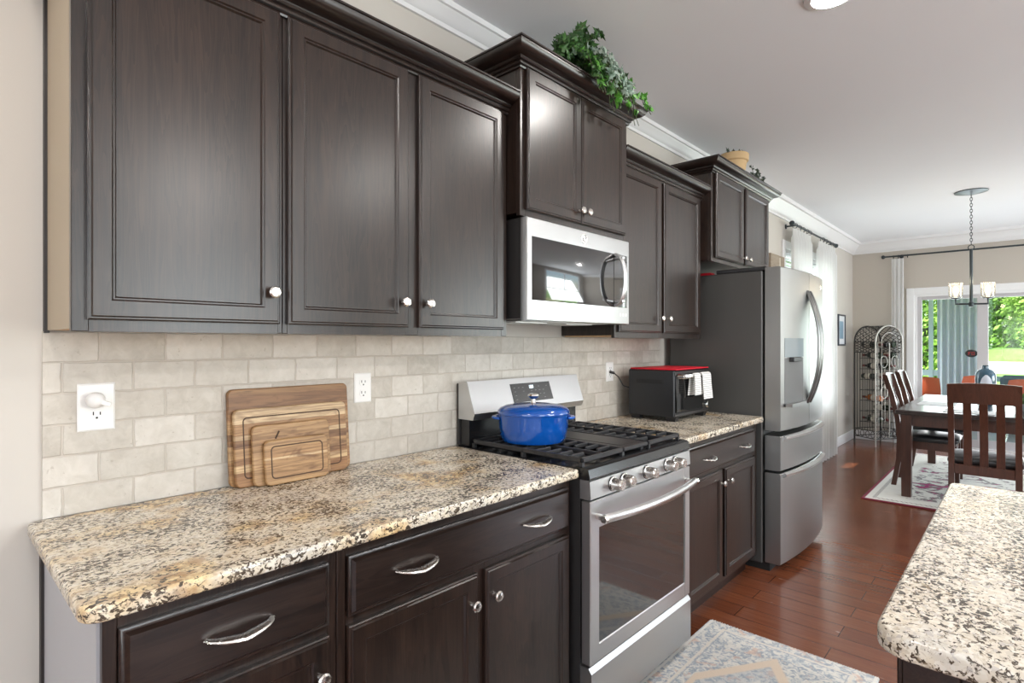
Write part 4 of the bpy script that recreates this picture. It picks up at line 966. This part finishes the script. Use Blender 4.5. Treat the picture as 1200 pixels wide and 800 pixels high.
def make_chair(label, loc, rz, group):
    c = thing('dining_chair', label, 'chair', loc, rz, group); W2 = .205
    def bar(x, pts, w, d, nm, mat=m_cherry): return MB().loops([[(x-w/2, y-d/2, z), (x+w/2, y-d/2, z), (x+w/2, y+d/2, z), (x-w/2, y+d/2, z)] for y, z in pts]).build(nm, mat, c)
    for s in (-1, 1):
        bar(s*(W2-.018), [(-.245, 0), (-.205, .25), (-.20, .44), (-.215, .62), (-.262, .85), (-.315, 1.03)], .036, .040, 'rear_leg')
        bar(s*(W2-.018), [(.195, 0), (.20, .42)], .040, .040, 'front_leg')
    MB().box(-W2+.036, W2-.036, -.215, -.19, .36, .43, .002).box(-W2+.036, W2-.036, .185, .21, .36, .43, .002).box(-W2, -W2+.025, -.18, .18, .36, .43, .002).box(W2-.025, W2, -.18, .18, .36, .43, .002).build('seat_rail', m_cherry, c)
    L = []
    for i, z in ((.012, .43), (0, .445), (.0, .465), (.012, .482), (.05, .492)):
        L.append([(x, y, z) for x, y in [(-W2-.008+i, -.185+i), (W2+.008-i, -.185+i), (W2+.015-i, .10), (W2+.005-i, .215-i), (W2-.03-i, .235-i), (-W2+.03+i, .235-i), (-W2-.005+i, .215-i), (-W2-.015+i, .10)]])
    MB().loops(L).build('seat', m_leather, c, sharp=50)
    n = 8; mb = MB(); Ls = []
    for i in range(n+1):
        u = -1+2*i/n; x = u*W2; bow = -.020*(1-u*u); Ls.append([(x, -.290+bow-.012, .895), (x, -.290+bow+.012, .895), (x, -.318+bow+.012, 1.035+.012*(1-u*u)), (x, -.318+bow-.012, 1.035+.012*(1-u*u))])
    mb.loops(Ls).build('top_rail', m_cherry, c)
    for x in (-.092, 0, .092): 
        MB().loops([[(x-.024, y-.007, z), (x+.024, y-.007, z), (x+.024, y+.007, z), (x-.024, y+.007, z)] for y, z in ((-.2025, .425), (-.215, .60), (-.257, .78), (-.302, .90))]).build('slat', m_cherry, c)
    return c
ch = make_chair('dark wood slat-back dining chair at the near end of the table, back to the kitchen', (1.563, 5.50, .0108), 0, 'dining chairs')
dup(ch, (1.12, 6.46, .0108), -pi/2, 'dark wood dining chair on the window side of the table, nearer the kitchen')
dup(ch, (1.12, 7.16, .0108), -pi/2, 'dark wood dining chair on the window side of the table, nearer the wine rack')
# things on the table
vz = thing('ginger_jar', 'dark blue and white jar standing on the dining table', 'vase', (1.515, 6.75, .7650))
VP = [(.0, 0), (.046, 0), (.050, .006), (.056, .05), (.066, .12), (.074, .19), (.0765, .25), (.072, .295), (.056, .325), (.032, .338), (.025, .345), (.024, .364), (.029, .371), (.022, .374), (.0, .370)]
MB().lathe(VP, None, 32).build('body', m_vase, vz)
def vr(z):
    for (r0, z0), (r1, z1) in zip(VP[1:], VP[2:]):
        if z0 <= z <= z1: return r0+(r1-r0)*(z-z0)/max(1e-6, z1-z0)
pn = MB(); Ls = []
for k in range(11):
    t = k/10; z = .10+.185*t; q = vr(z)+.0012; wdt = .72*math.sqrt(max(.02, 1-t**2.2))
    an = [-pi/2+.10+wdt*(-1+2*i/10) for i in range(11)]
    Ls.append([(q*cos(a), q*sin(a), z) for a in an]+[((q-.002)*cos(a), (q-.002)*sin(a), z) for a in an[::-1]])
pn.loops(Ls).build('white_panel', m_vasew, vz)
bwl = thing('leaf_centerpiece', 'low centerpiece of dark leaves at the right edge of the dining table', 'centerpiece', (1.80, 6.42, .7650))
MB().lathe([(.0, 0), (.05, 0), (.055, .006), (.10, .045), (.115, .062), (.108, .062), (.09, .045), (.0, .02)], None, 24).build('bowl', pbr('pale_blue_bowl', (.50, .60, .66), .25), bwl)
lf = MB(); rn4 = random.Random(9)
for i in range(70):
    a = rn4.uniform(0, 2*pi); rr_ = rn4.uniform(.02, .13); ivy_leaf(lf, (rr_*cos(a), rr_*sin(a), .07+rn4.uniform(0, .07)), rv(rn4)+Vector((0, -.3, .8)), (cos(a), sin(a), .3), rn4.uniform(.03, .055))
lf.build('leaves', m_ivy, bwl, normals=False)
pmt = [('white placemat on the near end of the dining table', 1.47, 6.02, 0), ('white placemat on the window side of the dining table', 1.17, 6.62, pi/2)]
for lb, x, y, rz in pmt:
    o = MB().box(-.20, .20, -.14, .14, 0, .004, .0015).build('placemat', pbr('placemat_white', (.72, .74, .75), .6), None, (x, y, .7650), rz); tag(o, lb, 'placemat', 'placemats')
# chandelier
chd = thing('chandelier', 'dark metal chandelier with clear glass cups over the dining table', 'chandelier', (1.42, 6.60, CZ))
MB().lathe([(.0, -.030), (.03, -.030), (.10, -.014), (.124, -.008), (.125, -.001), (.0, -.001)], None, 32).build('canopy', m_darkmetal, chd)
cn = MB(); nlk = 17
for i in range(nlk):
    zc = -.045-i*.0268; ax = Vector((1, 0, 0)) if i % 2 else Vector((0, 1, 0))
    cn.tube([Vector((0, 0, zc))+ax*(.009*cos(u))+Vector((0, 0, .0175*sin(u))) for u in [2*pi*k/12 for k in range(12)]], .0025, 5, True)
cn.build('chain', m_darkmetal, chd)
MB().tube([Vector((.022*cos(u), 0, -.515+.022*sin(u))) for u in [2*pi*k/14 for k in range(14)]], .004, 6, True).tube([(0, 0, -.53), (0, 0, -1.052)], .0125, 12).lathe([(.0, -1.065), (.016, -1.062), (.020, -1.045), (.016, -1.02), (.012, -1.015)], None, 14).build('stem', m_darkmetal, chd)
for i, (ax_, ay_) in enumerate(((-.108, -.05), (.115, .05), (-.055, .135), (.055, -.135))):
    if i > 1: continue
    am = MB().tube([(0, 0, -1.035), (ax_, ay_, -1.035), (ax_, ay_, -.985)], .0085, 8).lathe([(.0, -.992), (.034, -.988), (.036, -.978), (.0, -.974)], Matrix.Translation((ax_, ay_, 0)), 18).build('arm', m_darkmetal, chd)
    MB().lathe([(.040, -.978), (.050, -.970), (.0535, -.93), (.0535, -.845), (.0505, -.842), (.050, -.93), (.046, -.966), (.038, -.972)], Matrix.Translation((ax_, ay_, 0)), 24).build('glass_cup', m_shade, am)
    MB().lathe([(.012, -.975), (.013, -.950), (.016, -.940), (.024, -.915), (.022, -.890), (.010, -.872), (.0, -.868)], Matrix.Translation((ax_, ay_, 0)), 16).build('bulb', m_bulb, am)
    l = bpy.data.lights.new('chandelier_lamp', 'POINT'); l.energy = 2; l.color = (1, .8, .55); l.shadow_soft_size = .03
    lo = bpy.data.objects.new('chandelier_lamp', l); COL.objects.link(lo); lo.location = (1.42+ax_, 6.60+ay_, CZ-.82)
# oval sticker on the slider
sk = thing('oval_sticker', 'black oval sticker with red marks on the sliding glass door stile', 'sticker', (1.290, FY+.0415, 1.213))
MB().loops([[(.062*k*cos(u), y, .048*k*sin(u)) for u in [2*pi*i/28 for i in range(28)]] for y, k in ((0, 1), (-.0015, 1), (-.002, .97))]).build('disc', pbr('sticker_black', (.012, .012, .014), .5), sk)
mk = MB()
for x0_, x1_, z0_, z1_ in ((-.030, -.024, -.020, .018), (-.030, -.006, .013, .018), (-.030, -.010, -.003, .002), (.002, .008, -.020, .018), (.002, .028, .013, .018), (.002, .028, -.020, -.015), (.024, .030, -.020, .018)): mk.box(x0_, x1_, -.0028, -.0018, z0_, z1_)
mk.build('red_marks', pbr('sticker_red', (.50, .02, .02), .5), sk)

# ================================================================ SUNROOM AND OUTSIDE
m_srfloor = pbr('sunroom_floor', (.34, .33, .32), .5); m_srframe = pbr('sunroom_frame', (.44, .54, .58), .45)
struct('floor_sunroom', MB().box(-.6, 3.6, FY+.15, 12.0, -.12, -.02), m_srfloor)
struct('ceiling_sunroom', MB().box(-.6, 3.6, FY+.15, 12.0, 2.5, 2.6), m_trim)
fr = MB()
for x in (-.55, .60, 1.32, 2.15, 3.5): fr.box(x-.03, x+.03, 11.86, 11.94, -.02, 2.5)
fr.box(-.52, 1.29, 11.87, 11.93, .78, .88).box(-.52, 3.47, 11.87, 11.93, 2.36, 2.5).box(-.52, 3.47, 11.87, 11.93, -.02, .08).box(1.35, 3.47, 11.87, 11.93, .72, .80)
for y in (9.3, 10.6): fr.box(-.6, -.54, y-.03, y+.03, -.02, 2.5)
fr.box(-.6, -.54, 9.33, 11.86, .78, .86).box(-.6, -.54, 9.33, 11.86, 2.36, 2.5).box(-.6, -.54, 9.33, 11.86, -.02, .08)
w9 = struct('window_9', fr, m_srframe); MB().box(-.52, 3.47, 11.895, 11.905, .08, 2.36).build('pane', m_pane, w9)
curtain('curtain', 'blue-grey curtain hanging in the sunroom beyond the sliding door', (.74, 11.3), (1.26, 11.3), 2.42, .0, 6, .035, m_curtblue)
def shell_chair(label, loc, rz):
    c = thing('patio_chair', label, 'chair', loc, rz, 'orange sunroom chairs'); L = []
    prof = [(.22, .44), (.12, .425), (-.04, .42), (-.15, .44), (-.20, .52), (-.23, .66), (-.25, .86)]
    for k, (y, z) in enumerate(prof):
        hw = [.19, .22, .23, .23, .22, .20, .16][k]; cup = [.0, .02, .03, .05, .05, .04, .03][k]; row = []; row2 = []
        for i in range(9):
            u = -1+2*i/8; yy = y+(cup*u*u if k >= 4 else 0); zz = z+(cup*u*u if k < 4 else -.02*u*u*(k == 6)); row.append((u*hw, yy, zz)); row2.append((u*hw*.98, yy+(-.012 if k >= 4 else 0), zz-(.012 if k < 4 else 0)))
        L.append(row+row2[::-1])
    MB().loops(L).build('shell_seat', m_orange, c, sharp=60)
    for x in (-.17, .17):
        for y in (-.17, .17): MB().tube([(x*.6, y*.6, .42), (x*1.15, y*1.25, 0)], .011, 8).build('leg', m_chrome, c)
    return c
sc = shell_chair('orange shell chair left of the blue-grey curtain in the sunroom', (.60, 10.35, -.02), R(35))
dup(sc, (1.20, 10.9, -.02), R(170), 'orange chair in front of the blue-grey curtain in the sunroom')
dup(sc, (1.78, 10.2, -.02), R(180), 'orange chair right of the blue jar, seen through the sliding door')
sf = thing('outdoor_sofa', 'grey cushioned sofa seen through the sliding door', 'sofa', (1.95, 11.3, -.02), 0)
MB().box(-.45, 1.0, -.35, .35, .10, .38, .03).build('base', m_greysofa, sf); MB().box(-.45, 1.0, .20, .38, .38, .86, .05).build('backrest', m_greysofa, sf); 
for x in (-.43, .29): MB().box(x, x+.68, -.34, .19, .38, .50, .04).build('seat_cushion', m_greysofa, sf)
for x in (-.40, .90):
    for y in (-.3, .3): MB().box(x, x+.05, y, y+.05, 0, .10).build('leg', m_darkmetal, sf)
gnd = MB().box(-60, 80, FY+.15, 140, -.40, -.20); struct('ground', gnd, pbr('soil_ground', (.30, .33, .16), .95))
ml, nt, p = M_('lawn'); g = NT(nt); v = g.co(); g.l(g.ramp(g.noise(v, 3, 4), [(.3, (.10, .22, .03)), (.7, (.20, .36, .07))]), p.inputs['Base Color']); p.inputs['Roughness'].default_value = .9
struct('lawn', MB().prism([(58, -.20), (58, -.145), (66, .72), (110, .9), (110, -.20)], 0, -60, 80), ml); struct('lawn_near', MB().box(-60, 80, 12.2, 36.0, -.20, -.17), ml)
struct('road', MB().box(-60, 80, 36.0, 58.0, -.20, -.15), plaster('road_asphalt', (.60, .56, .55), .9))
rnb = random.Random(21)
def bush(label, loc, rx_, ry_, h, n, s, mat, group):
    o = thing('garden_bush', label, 'bush', loc, 0, group); vs = []; fs = []
    lobes = [(rnb.uniform(-.7, .7)*rx_, rnb.uniform(-.6, .6)*ry_, rnb.uniform(.10, .82)*h, rnb.uniform(.3, .55)) for _ in range(20)]
    for i in range(n):
        lb = lobes[rnb.randrange(len(lobes))]; d = rv(rnb).normalized()*(rnb.random()**.4)*lb[3]
        P = Vector((lb[0]+d.x*rx_, lb[1]+d.y*ry_, max(.05, lb[2]+d.z*h*.75))); nn = (rv(rnb)+d*1.2).normalized(); u = nn.orthogonal().normalized(); w_ = nn.cross(u); k = s*rnb.uniform(.6, 1.4); b = len(vs)
        vs += [P-u*k, P+w_*k*.5, P+u*k, P-w_*k*.5]; fs.append((b, b+1, b+2, b+3))
    mb = MB(); mb.v = [tuple(q) for q in vs]; mb.f = fs; mb.build('foliage', mat, o, normals=False)
    t = MB()
    for i in range(4): t.tube([(0, 0, 0), (rnb.uniform(-.3, .3)*rx_, rnb.uniform(-.3, .3)*ry_, h*.6)], .06, 6)
    t.build('trunk', m_stem, o); return o
G1 = 'bushes beyond the road'
bush('grey-green bush beyond the road, low and just right of the sliding door stile', (-1.7, 68.0, .74), 1.5, 1.2, 7.5, 6000, .17, m_bush[2], G1)
bush('tall bright green bush beyond the road at the right edge of the picture', (2.4, 70.5, .74), 2.2, 1.8, 12, 8000, .22, m_bush[0], G1)
bush('broad deep green bush behind the other bushes beyond the road', (-.4, 80, .74), 6.5, 3.2, 15, 9000, .34, m_bush[1], G1)
bush('light green bush beyond the road, seen left of the blue-grey curtain', (-9.8, 70, .74), 2.4, 2, 11, 5000, .26, m_bush[0], G1)
bush('far green bush at the left end of the hedge line', (-18.0, 74, .74), 4, 3, 13, 4000, .38, m_bush[1], G1)
bush('pale green bush at the right end of the hedge line', (13.0, 74, .74), 4, 3, 14, 4000, .38, m_bush[0], G1)
G2 = 'shrubs beside the sunroom'
bush('leafy shrub close outside the sunroom window, left of the blue-grey curtain', (.05, 15.4, -.17), .85, .8, 3.2, 5000, .07, m_bush[0], G2)
bush('dark shrub outside the sunroom window beside the door frame', (-2.7, 16.0, -.17), 1.2, 1.0, 3.2, 4500, .08, m_bush[1], G2)
